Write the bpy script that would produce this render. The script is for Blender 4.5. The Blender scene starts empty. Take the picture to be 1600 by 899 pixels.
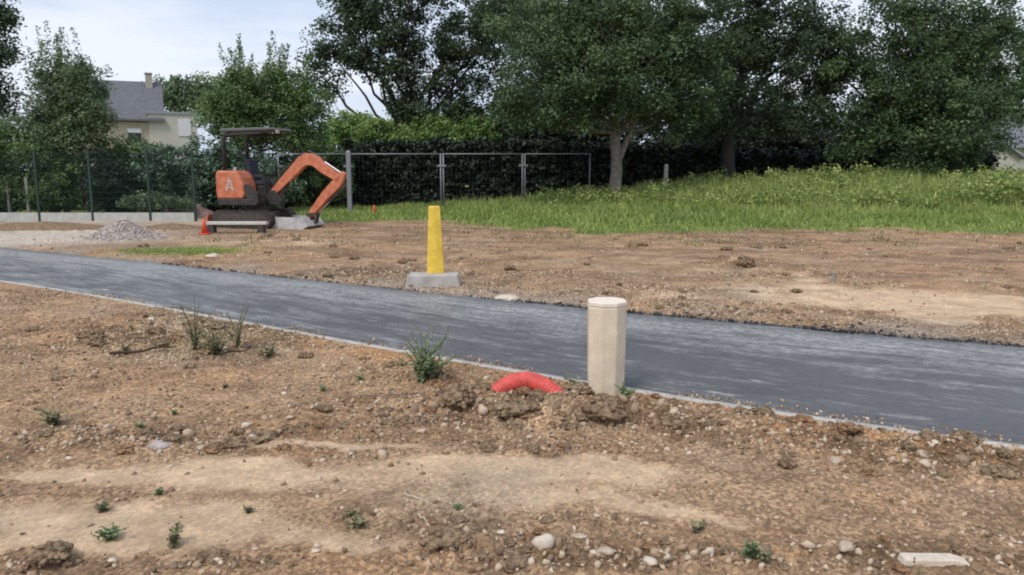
import bpy, math, random
import numpy as np
from mathutils import Vector, Matrix, noise as mnoise
R = math.radians
random.seed(7); rng = np.random.default_rng(7)
SC = bpy.context.scene
COL = SC.collection

# ------------------------------------------------------------------ camera, sky, sun, exposure
H = 1.6; FP = 1200.0; CX = 800.0; CY = 449.5
PITCH = math.atan((CY - 265) / FP)
cam_d = bpy.data.cameras.new('camera'); cam = bpy.data.objects.new('camera', cam_d); COL.objects.link(cam)
cam.location = (0, 0, H); cam.rotation_euler = (math.pi/2 - PITCH, 0, 0)
cam_d.sensor_width = 36; cam_d.lens = 27; cam_d.clip_start = 0.05; cam_d.clip_end = 2000
SC.camera = cam
SUN_EL, SUN_AZ = 52, 215      # azimuth: where the sun stands, clockwise from +Y
w = bpy.data.worlds.new('World'); SC.world = w; w.use_nodes = True
nt = w.node_tree; nt.nodes.clear()
def wn(t): return nt.nodes.new(t)
out = wn('ShaderNodeOutputWorld'); bg = wn('ShaderNodeBackground'); bg.inputs['Strength'].default_value = 0.1
sky = wn('ShaderNodeTexSky'); sky.sky_type = 'NISHITA'; sky.sun_disc = False
sky.sun_elevation = R(SUN_EL); sky.sun_rotation = R(SUN_AZ); sky.air_density = 1.2; sky.dust_density = 2.5
tc = wn('ShaderNodeTexCoord'); mp = wn('ShaderNodeMapping'); mp.inputs['Scale'].default_value = (2.2, 2.2, 10.5); mp.inputs['Location'].default_value = (0.9, 0.4, 0.55)
nz = wn('ShaderNodeTexNoise'); nz.inputs['Scale'].default_value = 1.0; nz.inputs['Detail'].default_value = 7; nz.inputs['Roughness'].default_value = 0.5
cr = wn('ShaderNodeValToRGB'); cr.color_ramp.elements[0].position = 0.43; cr.color_ramp.elements[0].color = (0, 0, 0, 1)
cr.color_ramp.elements[1].position = 0.58; cr.color_ramp.elements[1].color = (1, 1, 1, 1)
c2 = wn('ShaderNodeMix'); c2.data_type = 'RGBA'
c2.inputs[6].default_value = (4.4, 5.1, 6.4, 1); c2.inputs[7].default_value = (6.3, 6.6, 7.4, 1)
mx = wn('ShaderNodeMix'); mx.data_type = 'RGBA'; mx.inputs[0].default_value = 0.85
L = nt.links
L.new(tc.outputs['Generated'], mp.inputs[0]); L.new(mp.outputs[0], nz.inputs['Vector']); L.new(nz.outputs[0], cr.inputs[0])
L.new(cr.outputs[0], c2.inputs[0]); L.new(sky.outputs[0], mx.inputs[6]); L.new(c2.outputs[2], mx.inputs[7])
L.new(mx.outputs[2], bg.inputs[0]); L.new(bg.outputs[0], out.inputs[0])
sd = bpy.data.lights.new('sun', 'SUN'); sun = bpy.data.objects.new('sun', sd); COL.objects.link(sun)
sd.energy = 1.5; sd.angle = R(16); sd.color = (1.0, 0.95, 0.88)
d = Vector((math.sin(R(SUN_AZ))*math.cos(R(SUN_EL)), math.cos(R(SUN_AZ))*math.cos(R(SUN_EL)), math.sin(R(SUN_EL))))
sun.rotation_euler = (-d).to_track_quat('-Z', 'Y').to_euler()
SC.view_settings.view_transform = 'Standard'; SC.view_settings.look = 'None'
SC.view_settings.exposure = 0.6; SC.view_settings.gamma = 1
SC.cycles.filter_width = 1.9
SC.cycles.max_bounces = 6; SC.cycles.transparent_max_bounces = 8

# ------------------------------------------------------------------ pixel <-> place
def ray(px, py):
    v = -(py - CY) / FP
    return Vector(((px - CX)/FP, math.cos(PITCH) + v*math.sin(PITCH), v*math.cos(PITCH) - math.sin(PITCH)))
def on(px, py, z=0.0):
    r = ray(px, py); t = (z - H) / r.z
    return Vector((r.x*t, r.y*t, z))
def at(px, py, Y):
    r = ray(px, py); t = Y / r.y
    return Vector((r.x*t, Y, H + r.z*t))

# ------------------------------------------------------------------ numpy noise
def _hash(ix, iy, s):
    h = (ix.astype(np.int64)*374761393 + iy.astype(np.int64)*668265263 + s*1442695041) & 0xffffffff
    h = ((h ^ (h >> 13)) * 1274126177) & 0xffffffff
    h = h ^ (h >> 16)
    return (h & 0xffffff) / float(0xffffff)
def vnoise(x, y, s=0):
    ix = np.floor(x); iy = np.floor(y); fx = x-ix; fy = y-iy
    fx = fx*fx*(3-2*fx); fy = fy*fy*(3-2*fy)
    a = _hash(ix, iy, s); b = _hash(ix+1, iy, s); c = _hash(ix, iy+1, s); e = _hash(ix+1, iy+1, s)
    return (a*(1-fx)+b*fx)*(1-fy) + (c*(1-fx)+e*fx)*fy
def fbm(x, y, sc, o=4, s=0, g=0.5):
    r = 0; a = 1; t = 0
    for i in range(o):
        th = 0.6*i + 0.3
        xx = (x*math.cos(th)-y*math.sin(th))/sc; yy = (x*math.sin(th)+y*math.cos(th))/sc
        r = r + a*vnoise(xx+17.3*i, yy-9.1*i, s+i); t += a; a *= g; sc = sc/2
    return r/t
def sstep(a, b, x):
    t = np.clip((x-a)/(b-a), 0, 1); return t*t*(3-2*t)

# ------------------------------------------------------------------ mesh helpers
OFF = {}
def link(name, me, mat, parent=None):
    if mat is not None: me.materials.append(mat)
    o = bpy.data.objects.new(name, me); COL.objects.link(o)
    if parent is not None:
        o.parent = parent; OFF[o.name] = OFF.get(parent.name, Vector())
    return o
def np_obj(name, V, F, mat, parent=None, smooth=False, attrs=None, cols=None, origin=None):
    V = np.asarray(V, dtype=np.float64); F = np.asarray(F, dtype=np.int32)
    o_ = OFF.get(parent.name, Vector()) if parent is not None else (Vector(origin) if origin is not None else Vector())
    V = V - np.array(o_[:])
    me = bpy.data.meshes.new(name); n, k = F.shape
    me.vertices.add(len(V)); me.vertices.foreach_set('co', V.astype(np.float32).ravel())
    me.loops.add(n*k); me.loops.foreach_set('vertex_index', F.ravel())
    me.polygons.add(n); me.polygons.foreach_set('loop_start', np.arange(0, n*k, k, dtype=np.int32))
    me.update(calc_edges=True)
    if smooth: me.polygons.foreach_set('use_smooth', np.ones(n, dtype=bool))
    for kk, a in (attrs or {}).items():
        at_ = me.attributes.new(kk, 'FLOAT', 'POINT'); at_.data.foreach_set('value', np.asarray(a, dtype=np.float32))
    for kk, a in (cols or {}).items():
        at_ = me.attributes.new(kk, 'FLOAT_COLOR', 'POINT')
        a = np.concatenate([a, np.ones((len(a), 1))], 1)
        at_.data.foreach_set('color', a.astype(np.float32).ravel())
    ob = link(name, me, mat, parent)
    if origin is not None and parent is None: ob.location = origin
    return ob
def tag(o, label=None, cat=None, group=None, kind=None):
    if label: o['label'] = label
    if cat: o['category'] = cat
    if group: o['group'] = group
    if kind: o['kind'] = kind
    return o
def empty(name, loc, label, cat, group=None, rz=0, local=False):
    o = bpy.data.objects.new(name, None); COL.objects.link(o); o.location = loc; o.rotation_euler = (0, 0, rz)
    o.empty_display_size = 0.1
    OFF[o.name] = Vector() if local else Vector(loc)
    return tag(o, label, cat, group)
class MB:
    def __init__(s): s.v = []; s.f = []
    def box(s, c, size, rot=None, taper=1.0):
        b = len(s.v); x, y, z = [q/2 for q in size]
        for sx, sy, sz in ((-1,-1,-1),(1,-1,-1),(1,1,-1),(-1,1,-1),(-1,-1,1),(1,-1,1),(1,1,1),(-1,1,1)):
            t = taper if sz > 0 else 1
            p = Vector((sx*x*t, sy*y*t, sz*z))
            if rot is not None: p = rot @ p
            s.v.append(Vector(c)+p)
        s.f += [[b+i for i in q] for q in ((0,3,2,1),(4,5,6,7),(0,1,5,4),(1,2,6,5),(2,3,7,6),(3,0,4,7))]
        return s
    def bar(s, a, b_, w_, h_=None):
        a = Vector(a); b_ = Vector(b_); dd = b_-a
        q = dd.to_track_quat('X', 'Z').to_matrix()
        return s.box((a+b_)/2, (dd.length, w_, h_ or w_), q)
    def prism(s, prof, y0, y1, M=None):
        b = len(s.v); n = len(prof)
        for y in (y0, y1):
            for x, z in prof:
                p = Vector((x, y, z)); s.v.append(M @ p if M else p)
        s.f.append([b+i for i in range(n)]); s.f.append([b+n+i for i in reversed(range(n))])
        for i in range(n): j = (i+1) % n; s.f.append([b+j, b+i, b+n+i, b+n+j])
        return s
    def tube(s, pts, rad, seg=8, cap=True):
        pts = [Vector(p) for p in pts]; b = len(s.v)
        up = Vector((0.13, 0.2, 1)).normalized(); prev = None
        for i, p in enumerate(pts):
            t = (pts[min(i+1, len(pts)-1)] - pts[max(i-1, 0)]).normalized()
            if prev is None:
                a = t.cross(up); a = t.cross(Vector((1, 0, 0))) if a.length < 0.1 else a
            else: a = prev - t*prev.dot(t)
            a.normalize(); prev = a; c = t.cross(a); r = rad[i] if hasattr(rad, '__len__') else rad
            for k in range(seg):
                th = 2*math.pi*k/seg; s.v.append(p + (a*math.cos(th)+c*math.sin(th))*r)
        for i in range(len(pts)-1):
            for k in range(seg):
                k2 = (k+1) % seg; s.f.append([b+i*seg+k, b+i*seg+k2, b+(i+1)*seg+k2, b+(i+1)*seg+k])
        if cap: s.f.append([b+k for k in reversed(range(seg))]); s.f.append([b+(len(pts)-1)*seg+k for k in range(seg)])
        return s
    def build(s, name, mat, parent=None, smooth=False, bevel=0, origin=None):
        me = bpy.data.meshes.new(name)
        o_ = OFF.get(parent.name, Vector()) if parent is not None else (Vector(origin) if origin is not None else Vector())
        me.from_pydata([tuple(Vector(p)-o_) for p in s.v], [], s.f); me.update()
        if smooth: me.polygons.foreach_set('use_smooth', [True]*len(me.polygons))
        ob = link(name, me, mat, parent)
        if origin is not None and parent is None: ob.location = origin
        if bevel:
            m = ob.modifiers.new('bevel', 'BEVEL'); m.width = bevel; m.segments = 2; m.limit_method = 'ANGLE'; m.angle_limit = R(35)
        return ob

# ------------------------------------------------------------------ materials
def mat(name, col, rough=0.8, metal=0, noise=0.0, nscale=8, col2=None, bump=0, bscale=40, spec=0.5, attr=None, rand=None, detail=6):
    m = bpy.data.materials.new(name); m.use_nodes = True; t = m.node_tree; N = t.nodes; K = t.links
    b = N['Principled BSDF']; b.inputs['Roughness'].default_value = rough; b.inputs['Metallic'].default_value = metal
    b.inputs['Specular IOR Level'].default_value = spec
    b.inputs['Base Color'].default_value = (*col, 1)
    cc = N.new('ShaderNodeTexCoord')
    if noise or col2:
        n = N.new('ShaderNodeTexNoise'); n.inputs['Scale'].default_value = nscale; n.inputs['Detail'].default_value = detail; n.inputs['Roughness'].default_value = 0.65
        K.new(cc.outputs['Object'], n.inputs['Vector'])
        r = N.new('ShaderNodeValToRGB'); r.color_ramp.elements[0].position = 0.35; r.color_ramp.elements[1].position = 0.68
        a = tuple(c*(1-noise) for c in col); e = col2 or tuple(min(1, c*(1+noise)) for c in col)
        r.color_ramp.elements[0].color = (*a, 1); r.color_ramp.elements[1].color = (*e, 1)
        K.new(n.outputs[0], r.inputs[0]); K.new(r.outputs[0], b.inputs['Base Color'])
    if bump:
        n2 = N.new('ShaderNodeTexNoise'); n2.inputs['Scale'].default_value = bscale; n2.inputs['Detail'].default_value = 5
        K.new(cc.outputs['Object'], n2.inputs['Vector'])
        bp = N.new('ShaderNodeBump'); bp.inputs['Strength'].default_value = 0.6; bp.inputs['Distance'].default_value = bump
        K.new(n2.outputs[0], bp.inputs['Height']); K.new(bp.outputs[0], b.inputs['Normal'])
    return m
def leaf_mat(name, dark, light, trans=0.4, rough=0.55):
    m = bpy.data.materials.new(name); m.use_nodes = True; t = m.node_tree; N = t.nodes; K = t.links
    b = N['Principled BSDF']; b.inputs['Roughness'].default_value = rough; b.inputs['Specular IOR Level'].default_value = 0.35
    a = N.new('ShaderNodeAttribute'); a.attribute_name = 'tint'
    r = N.new('ShaderNodeValToRGB'); r.color_ramp.elements[0].color = (*dark, 1); r.color_ramp.elements[1].color = (*light, 1)
    K.new(a.outputs['Fac'], r.inputs[0]); K.new(r.outputs[0], b.inputs['Base Color'])
    tr = N.new('ShaderNodeBsdfTranslucent'); K.new(r.outputs[0], tr.inputs[0])
    ms = N.new('ShaderNodeMixShader'); ms.inputs[0].default_value = trans
    K.new(b.outputs[0], ms.inputs[1]); K.new(tr.outputs[0], ms.inputs[2]); K.new(ms.outputs[0], N['Material Output'].inputs[0])
    return m
M = {}
M['bark'] = mat('bark', (0.13, 0.11, 0.09), 0.95, noise=0.4, nscale=14, bump=0.03, bscale=25)
M['bark_pale'] = mat('bark_pale', (0.2, 0.175, 0.15), 0.95, noise=0.35, nscale=10, bump=0.03, bscale=22)
M['bark_dark'] = mat('bark_dark', (0.035, 0.03, 0.026), 0.95, noise=0.4, nscale=14)
M['leaf_oak'] = leaf_mat('leaf_oak', (0.036, 0.060, 0.034), (0.12, 0.17, 0.085))
M['leaf_mid'] = leaf_mat('leaf_mid', (0.042, 0.076, 0.038), (0.155, 0.225, 0.095))
M['leaf_grey'] = leaf_mat('leaf_grey', (0.08, 0.125, 0.06), (0.22, 0.29, 0.15))
M['leaf_bright'] = leaf_mat('leaf_bright', (0.11, 0.20, 0.05), (0.36, 0.50, 0.17))
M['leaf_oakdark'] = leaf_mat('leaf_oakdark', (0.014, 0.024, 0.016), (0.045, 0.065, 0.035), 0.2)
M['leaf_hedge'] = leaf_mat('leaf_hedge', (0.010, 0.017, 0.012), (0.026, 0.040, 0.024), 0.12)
M['leaf_shrub'] = leaf_mat('leaf_shrub', (0.065, 0.115, 0.045), (0.22, 0.32, 0.12))
M['leaf_conifer'] = leaf_mat('leaf_conifer', (0.045, 0.085, 0.055), (0.14, 0.21, 0.13), 0.1)
M['grass'] = leaf_mat('grass', (0.14, 0.21, 0.05), (0.42, 0.50, 0.15), 0.35)
M['tallgrass'] = leaf_mat('tallgrass', (0.13, 0.20, 0.05), (0.48, 0.54, 0.18), 0.3)
M['dryblade'] = leaf_mat('dryblade', (0.12, 0.13, 0.05), (0.34, 0.30, 0.15), 0.2)
M['tallweed'] = leaf_mat('tallweed', (0.11, 0.19, 0.05), (0.46, 0.52, 0.17), 0.3)
M['weed'] = leaf_mat('weed', (0.13, 0.18, 0.08), (0.34, 0.42, 0.22), 0.35)
M['weed_dry'] = leaf_mat('weed_dry', (0.12, 0.125, 0.06), (0.32, 0.29, 0.16), 0.15)

# ------------------------------------------------------------------ the two edges of the path
NEAR_PX = [(0,440),(90,452),(250,478),(400,510),(600,548),(740,568),(880,590),(1000,610),(1250,647),(1420,675),(1600,703)]
FAR_PX = [(0,388),(160,400),(400,430),(640,459),(830,474),(1000,488),(1200,505),(1400,523),(1600,549)]
def edge(pxs, deg):
    P = np.array([on(*p)[:2] for p in pxs]); c = np.polyfit(P[:, 0], P[:, 1], deg); dc = np.polyder(c)
    x0, x1 = P[:, 0].min(), P[:, 0].max()
    def f(x):
        x = np.asarray(x, dtype=float); xc = np.clip(x, x0, x1)
        return np.polyval(c, xc) + (x-xc)*np.polyval(dc, xc)
    return f
y_near = edge(NEAR_PX, 3); y_far = edge(FAR_PX, 3)
def blob(x, y, lst):
    r = np.zeros_like(x)
    for px, py, rx, ry, a in lst:
        c = on(px, py); dd = c.y; sx = rx*dd/FP; sy = ry*dd*dd/(FP*H)
        r = r + a*np.exp(-(((x-c.x)/sx)**2 + ((y-c.y)/sy)**2))
    return r
SAND = [(720,775,420,36,.38),(1150,745,250,24,.3),(300,800,350,60,.25),(1250,440,350,30,.25),(540,690,180,10,1.1),(380,742,190,26,1.2),(170,825,290,42,1.2),(60,745,130,18,.9),(880,735,210,28,1.2),(1010,800,190,14,.5),
        (1330,468,230,20,1),(1520,475,150,18,.8),(480,860,170,30,.7),(1150,800,120,18,.5),(450,378,200,14,.5),(900,395,300,14,.35),(640,600,200,10,.0),(1050,440,120,10,.3),(1240,530,100,8,.4),(1470,500,120,8,.6)]
ROUGH = [(140,690,180,16,.6),(330,690,120,12,.9),(820,640,230,22,1.0),(720,640,70,16,.8),(1000,660,140,18,.9),(1250,690,220,24,.8),(1480,722,170,20,.9),
         (780,865,150,20,1.0),(1150,875,320,18,.9),(90,885,50,10,.9),(1580,735,50,15,1),(300,520,300,30,.5),(1150,412,60,6,.9),(1100,455,200,8,.6),(600,430,250,12,.5),(350,885,80,10,.7)]
MOUND = [(715,632,60,13,.09),(820,648,110,10,.085),(950,655,110,11,.085),(1030,652,150,10,.04),(1190,665,120,12,.05),(1330,682,120,12,.05),(1480,708,110,12,.07),(880,690,420,8,-.02),
         (760,860,90,12,.035),(1150,412,30,5,.10),(1310,515,80,5,.06),(1480,530,120,4,.08),(150,385,120,8,.0)]
def terrain(x, y, fine=True):
    x = np.asarray(x, dtype=float); y = np.asarray(y, dtype=float)
    yn = y_near(x); yf = y_far(x); cs = 0.85
    dn = (yn-y)*cs; df = (y-yf)*cs
    wx_ = x + 1.1*(fbm(x, y, .9, 4, 601)-.5); wy_ = y + .9*(fbm(x, y, .7, 5, 603, .6)-.5)*np.clip(y/6, .7, 3)
    sand = sstep(.25, .85, blob(wx_, wy_, SAND) + 1.15*(fbm(x, y, .9, 6, 5, .62)-.5))
    rough = np.clip(blob(x, y, ROUGH) + 0.35 + 0.8*(fbm(x, y, .9, 3, 11)-.5) - 0.5*sand, 0.06, 1.2)
    rise = sstep(19.5, 31, y)*(0.12 + 0.45*sstep(-5, 8, x)) * sstep(-10, -1, x) + 0.25*sstep(0, 14, x)*sstep(22, 32, y)
    h = 0.05*(fbm(x, y, 2.5, 3, 1)-.5) + rise + blob(x, y, MOUND)
    if fine:
        h = h + rough*(0.085*(fbm(x, y, .28, 4, 21, .6)-.5) + 0.035*np.abs(fbm(x, y, .11, 3, 31, .6)-.5))
        cl = fbm(x, y, .07, 2, 41); h = h + rough*0.03*sstep(.5, .68, cl) + 0.004*(fbm(x, y, .03, 2, 51)-.5)
    # meets the kerb on the near side, dips beside the tarmac on the far side
    near_h = 0.01 + h*sstep(0.0, 0.35, dn) ; far_h = -0.055 + (h+0.055)*sstep(0.05, 0.4, df)
    out_ = np.where(dn > 0, near_h, np.where(df > 0, far_h, -0.09))
    return out_, sand, rough, dn, df
def gz(x, y): return float(terrain(np.array([x]), np.array([y]))[0][0])
def grass_edge(x):
    return np.interp(x, [-40,-16,-9,-7,-5,-2,0,2,8,14,30], [26,26,26,24.5,23.2,22.8,21.0,19.6,20.2,20.0,20])

def axis(lo, flo, fhi, hi, st, g):
    a = list(np.arange(flo, fhi, st)); s = st; v = flo; left = []
    while v > lo: s = min(s*g, 40); v -= s; left.append(v)
    s = st; v = a[-1]; right = []
    while v < hi: s = min(s*g, 40); v += s; right.append(v)
    return np.array(left[::-1]+a+right)
xs = axis(-400, -5.5, 5.5, 400, 0.022, 1.02); ys = axis(-60, 2.3, 8.0, 700, 0.018, 1.012)
X, Y = np.meshgrid(xs, ys); nx, ny = len(xs), len(ys)
xf, yf_ = X.ravel(), Y.ravel()
Z, sand, rough, dn, df = terrain(xf, yf_)
idx = np.arange(nx*ny).reshape(ny, nx)
F = np.stack([idx[:-1, :-1], idx[:-1, 1:], idx[1:, 1:], idx[1:, :-1]], -1).reshape(-1, 4)
# soil colour (what the soil is, not how it is lit)
def c3(*c): return np.array(c)[None, :]
s_ = sand[:, None]
soil = c3(.315, .222, .145)*(1-s_) + c3(.50, .375, .255)*s_
red = np.clip(fbm(xf, yf_, .8, 4, 61)*2.2-.9, 0, 1)[:, None]*.6*(1-s_)
soil = soil*(1-red) + c3(.37, .225, .125)*red
gre = np.clip(fbm(xf, yf_, 1.1, 4, 71)*3-1.75, 0, 1)[:, None]*.8
soil = soil*(1-gre) + c3(.31, .262, .21)*gre
olive = np.clip(blob(xf, yf_, [(330,530,120,25,1),(640,580,60,15,.5),(820,640,80,15,.7),(560,840,60,20,.5),(90,655,60,15,.6),(1450,720,60,10,.6),(420,480,60,10,.5)])*.7*(.5+fbm(xf, yf_, .3, 3, 73)), 0, .8)[:, None]
soil = soil*(1-olive) + c3(.20, .175, .09)*olive
rut = (sstep(.5, .68, fbm(xf*.45, yf_*1.3+xf*.35, .9, 4, 87))*(df > .2)*(1-sand)*.65)[:, None]
soil = soil*(1-rut) + c3(.17, .12, .085)*rut
ora = np.clip(np.exp(-(np.clip(dn, 0, 9)/.45)**2)*(dn > 0)*sstep(-3, -1, xf)*sstep(.3, .6, fbm(xf, yf_, .5, 3, 83)+.1), 0, .7)[:, None]
soil = soil*(1-ora) + c3(.36, .20, .095)*ora
damp = (np.clip(rough*1.2, 0, 1)*sstep(.42, .62, fbm(xf*.7, yf_, .3, 5, 81, .6)))[:, None]*.85
soil = soil*(1-damp) + c3(.125, .082, .05)*damp
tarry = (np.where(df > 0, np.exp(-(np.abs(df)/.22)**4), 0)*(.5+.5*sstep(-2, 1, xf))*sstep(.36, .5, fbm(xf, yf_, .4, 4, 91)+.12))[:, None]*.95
greyv = (np.where(df > 0, np.exp(-(np.abs(df)/.8)**2), 0)*sstep(.35, .7, fbm(xf, yf_, .7, 3, 95)))[:, None]*.7
soil = soil*(1-greyv) + c3(.25, .235, .22)*greyv
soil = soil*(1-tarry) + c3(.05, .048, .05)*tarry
grav = np.clip(blob(xf, yf_, [(30,375,190,9,1.3),(110,360,160,9,1.0),(200,345,250,5,.8)]), 0, 1)[:, None]*(yf_ > y_far(xf))[:, None]
soil = soil*(1-grav) + c3(.42, .385, .35)*grav
gm = sstep(-.5, .6, (yf_-grass_edge(xf)) + 3.4*(fbm(xf, yf_, 1.2, 4, 101)-.5))*sstep(-10.5, -8.5, xf)
gm = np.maximum(gm, sstep(24.6, 25.2, yf_)); gm = np.maximum(gm, np.clip(blob(xf, yf_, [(285,393,60,6,1.2)]), 0, 1)*sstep(.3, .6, fbm(xf, yf_, .5, 3, 105)+.1))[:, None]
gm[:, 0] = np.where(yf_ > y_far(xf), gm[:, 0], 0)
gcol = c3(.15, .20, .06)*(.7+.6*fbm(xf, yf_, 1.5, 4, 111))[:, None]
soil = soil*(1-gm) + gcol*gm
fm = (.8 + .4*fbm(xf, yf_, .12, 3, 121))[:, None]
soil = np.clip(soil*fm*np.array([[1.14, 1.13, 1.10]]), 0.01, .8)
gmat = bpy.data.materials.new('soil'); gmat.use_nodes = True; t = gmat.node_tree; N = t.nodes; K = t.links
b = N['Principled BSDF']; b.inputs['Roughness'].default_value = .95; b.inputs['Specular IOR Level'].default_value = .2
a = N.new('ShaderNodeAttribute'); a.attribute_name = 'soil'
tcn = N.new('ShaderNodeTexCoord')
def noi(sc, det=6, ro=.65):
    n = N.new('ShaderNodeTexNoise'); n.inputs['Scale'].default_value = sc; n.inputs['Detail'].default_value = det; n.inputs['Roughness'].default_value = ro
    K.new(tcn.outputs['Object'], n.inputs['Vector']); return n
def ramp(src, p0, c0, p1, c1):
    r = N.new('ShaderNodeValToRGB'); r.color_ramp.elements[0].position = p0; r.color_ramp.elements[0].color = (*c0, 1)
    r.color_ramp.elements[1].position = p1; r.color_ramp.elements[1].color = (*c1, 1); K.new(src, r.inputs[0]); return r
def mult(A, B, fac=1.0, mode='MULTIPLY'):
    m = N.new('ShaderNodeMix'); m.data_type = 'RGBA'; m.blend_type = mode; m.inputs[0].default_value = fac
    K.new(A, m.inputs[6]); K.new(B, m.inputs[7]); return m.outputs[2]
n1 = noi(42, 8, .8); r1 = ramp(n1.outputs[0], .34, (.58, .555, .53), .66, (1.36, 1.33, 1.29))
n2 = noi(3.0, 5); r2 = ramp(n2.outputs[0], .36, (.84, .83, .83), .64, (1.12, 1.11, 1.1))
sa_ = N.new('ShaderNodeAttribute'); sa_.attribute_name = 'sand'
sm_ = N.new('ShaderNodeMapRange'); sm_.inputs[1].default_value = 0; sm_.inputs[2].default_value = 1; sm_.inputs[3].default_value = 1; sm_.inputs[4].default_value = .35; K.new(sa_.outputs['Fac'], sm_.inputs[0])
c_ = mult(a.outputs['Color'], r1.outputs[0]); K.new(sm_.outputs[0], N[c_.node.name].inputs[0]); c_ = mult(c_, r2.outputs[0])
vo = N.new('ShaderNodeTexVoronoi'); vo.inputs['Scale'].default_value = 55; K.new(tcn.outputs['Object'], vo.inputs['Vector'])
rv = ramp(vo.outputs['Color'], .3, (.7, .69, .68), .9, (1.5, 1.47, 1.42)); c_ = mult(c_, rv.outputs[0], .75); K.new(sm_.outputs[0], N[c_.node.name].inputs[0])
K.new(c_, b.inputs['Base Color'])
nb = noi(60, 8, .75); bp = N.new('ShaderNodeBump'); bp.inputs['Strength'].default_value = .9; bp.inputs['Distance'].default_value = .012
K.new(nb.outputs[0], bp.inputs['Height']); K.new(bp.outputs[0], b.inputs['Normal'])
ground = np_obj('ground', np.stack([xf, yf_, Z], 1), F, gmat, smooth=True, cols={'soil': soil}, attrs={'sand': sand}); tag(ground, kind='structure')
M['soil'] = mat('clod_soil', (.17, .11, .065), .95, col2=(.36, .26, .17), noise=.3, nscale=18, bump=.01, bscale=60, spec=.2)

# ------------------------------------------------------------------ the tarmac path and its edgings
am = bpy.data.materials.new('tarmac'); am.use_nodes = True; t = am.node_tree; N = t.nodes; K = t.links
b = N['Principled BSDF']; b.inputs['Specular IOR Level'].default_value = .5
tcn = N.new('ShaderNodeTexCoord'); uvm = N.new('ShaderNodeMapping'); uvm.inputs['Scale'].default_value = (.6, 3.2, 1)
K.new(tcn.outputs['UV'], uvm.inputs[0])
st = N.new('ShaderNodeTexNoise'); st.inputs['Scale'].default_value = 1.6; st.inputs['Detail'].default_value = 12; st.inputs['Roughness'].default_value = .78
K.new(uvm.outputs[0], st.inputs['Vector'])
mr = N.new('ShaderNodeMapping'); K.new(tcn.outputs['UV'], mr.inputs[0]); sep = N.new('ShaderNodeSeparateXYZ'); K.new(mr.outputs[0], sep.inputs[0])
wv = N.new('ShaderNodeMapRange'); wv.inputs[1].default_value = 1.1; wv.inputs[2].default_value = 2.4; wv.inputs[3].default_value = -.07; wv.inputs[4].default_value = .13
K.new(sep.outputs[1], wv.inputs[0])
wu = N.new('ShaderNodeMapRange'); wu.inputs[1].default_value = 60; wu.inputs[2].default_value = 75; wu.inputs[3].default_value = .12; wu.inputs[4].default_value = 0; K.new(sep.outputs[0], wu.inputs[0])  # more pale mix leftwards: grazing sheen painted into the colour with the dust
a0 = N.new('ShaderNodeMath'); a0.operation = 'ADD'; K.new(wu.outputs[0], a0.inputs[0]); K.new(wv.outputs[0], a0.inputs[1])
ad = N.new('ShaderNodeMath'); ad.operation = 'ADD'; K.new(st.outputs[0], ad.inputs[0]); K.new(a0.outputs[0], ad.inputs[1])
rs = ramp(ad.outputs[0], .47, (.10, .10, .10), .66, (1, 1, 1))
nf = noi(55, 8, .8); rf = ramp(nf.outputs[0], .35, (.038, .039, .045), .7, (.09, .09, .097))
dust_sheen = N.new('ShaderNodeMix'); dust_sheen.data_type = 'RGBA'; dust_sheen.inputs[7].default_value = (.40, .40, .39, 1)
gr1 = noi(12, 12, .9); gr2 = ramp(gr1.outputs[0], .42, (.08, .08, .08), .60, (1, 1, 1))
K.new(mult(rs.outputs[0], gr2.outputs[0]), dust_sheen.inputs[0]); K.new(rf.outputs[0], dust_sheen.inputs[6]); 
np2 = noi(.9, 4); rp = ramp(np2.outputs[0], .3, (.85, .85, .85), .7, (1.25, 1.25, 1.22))
sm2 = N.new('ShaderNodeMapping'); sm2.inputs['Scale'].default_value = (1.3, 4.5, 1); K.new(tcn.outputs['UV'], sm2.inputs[0])
sn = N.new('ShaderNodeTexNoise'); sn.inputs['Scale'].default_value = 1.1; sn.inputs['Detail'].default_value = 6; sn.inputs['Roughness'].default_value = .6; K.new(sm2.outputs[0], sn.inputs['Vector'])
sr = ramp(sn.outputs[0], .60, (0, 0, 0), .67, (.8, .8, .8)); sc3 = N.new('ShaderNodeMix'); sc3.data_type = 'RGBA'; K.new(mult(sr.outputs[0], gr2.outputs[0]), sc3.inputs[0]); K.new(mult(dust_sheen.outputs[2], rp.outputs[0]), sc3.inputs[6]); sc3.inputs[7].default_value = (.42, .42, .40, 1)
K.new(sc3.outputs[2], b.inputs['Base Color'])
b.inputs['Roughness'].default_value = .5
nb = noi(160, 4); bp = N.new('ShaderNodeBump'); bp.inputs['Strength'].default_value = .5; bp.inputs['Distance'].default_value = .004
K.new(nb.outputs[0], bp.inputs['Height']); K.new(bp.outputs[0], b.inputs['Normal'])
tx = np.concatenate([np.arange(-60, -12, 1.0), np.arange(-12, 8, .1), np.arange(8, 40, 1.0)])
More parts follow.
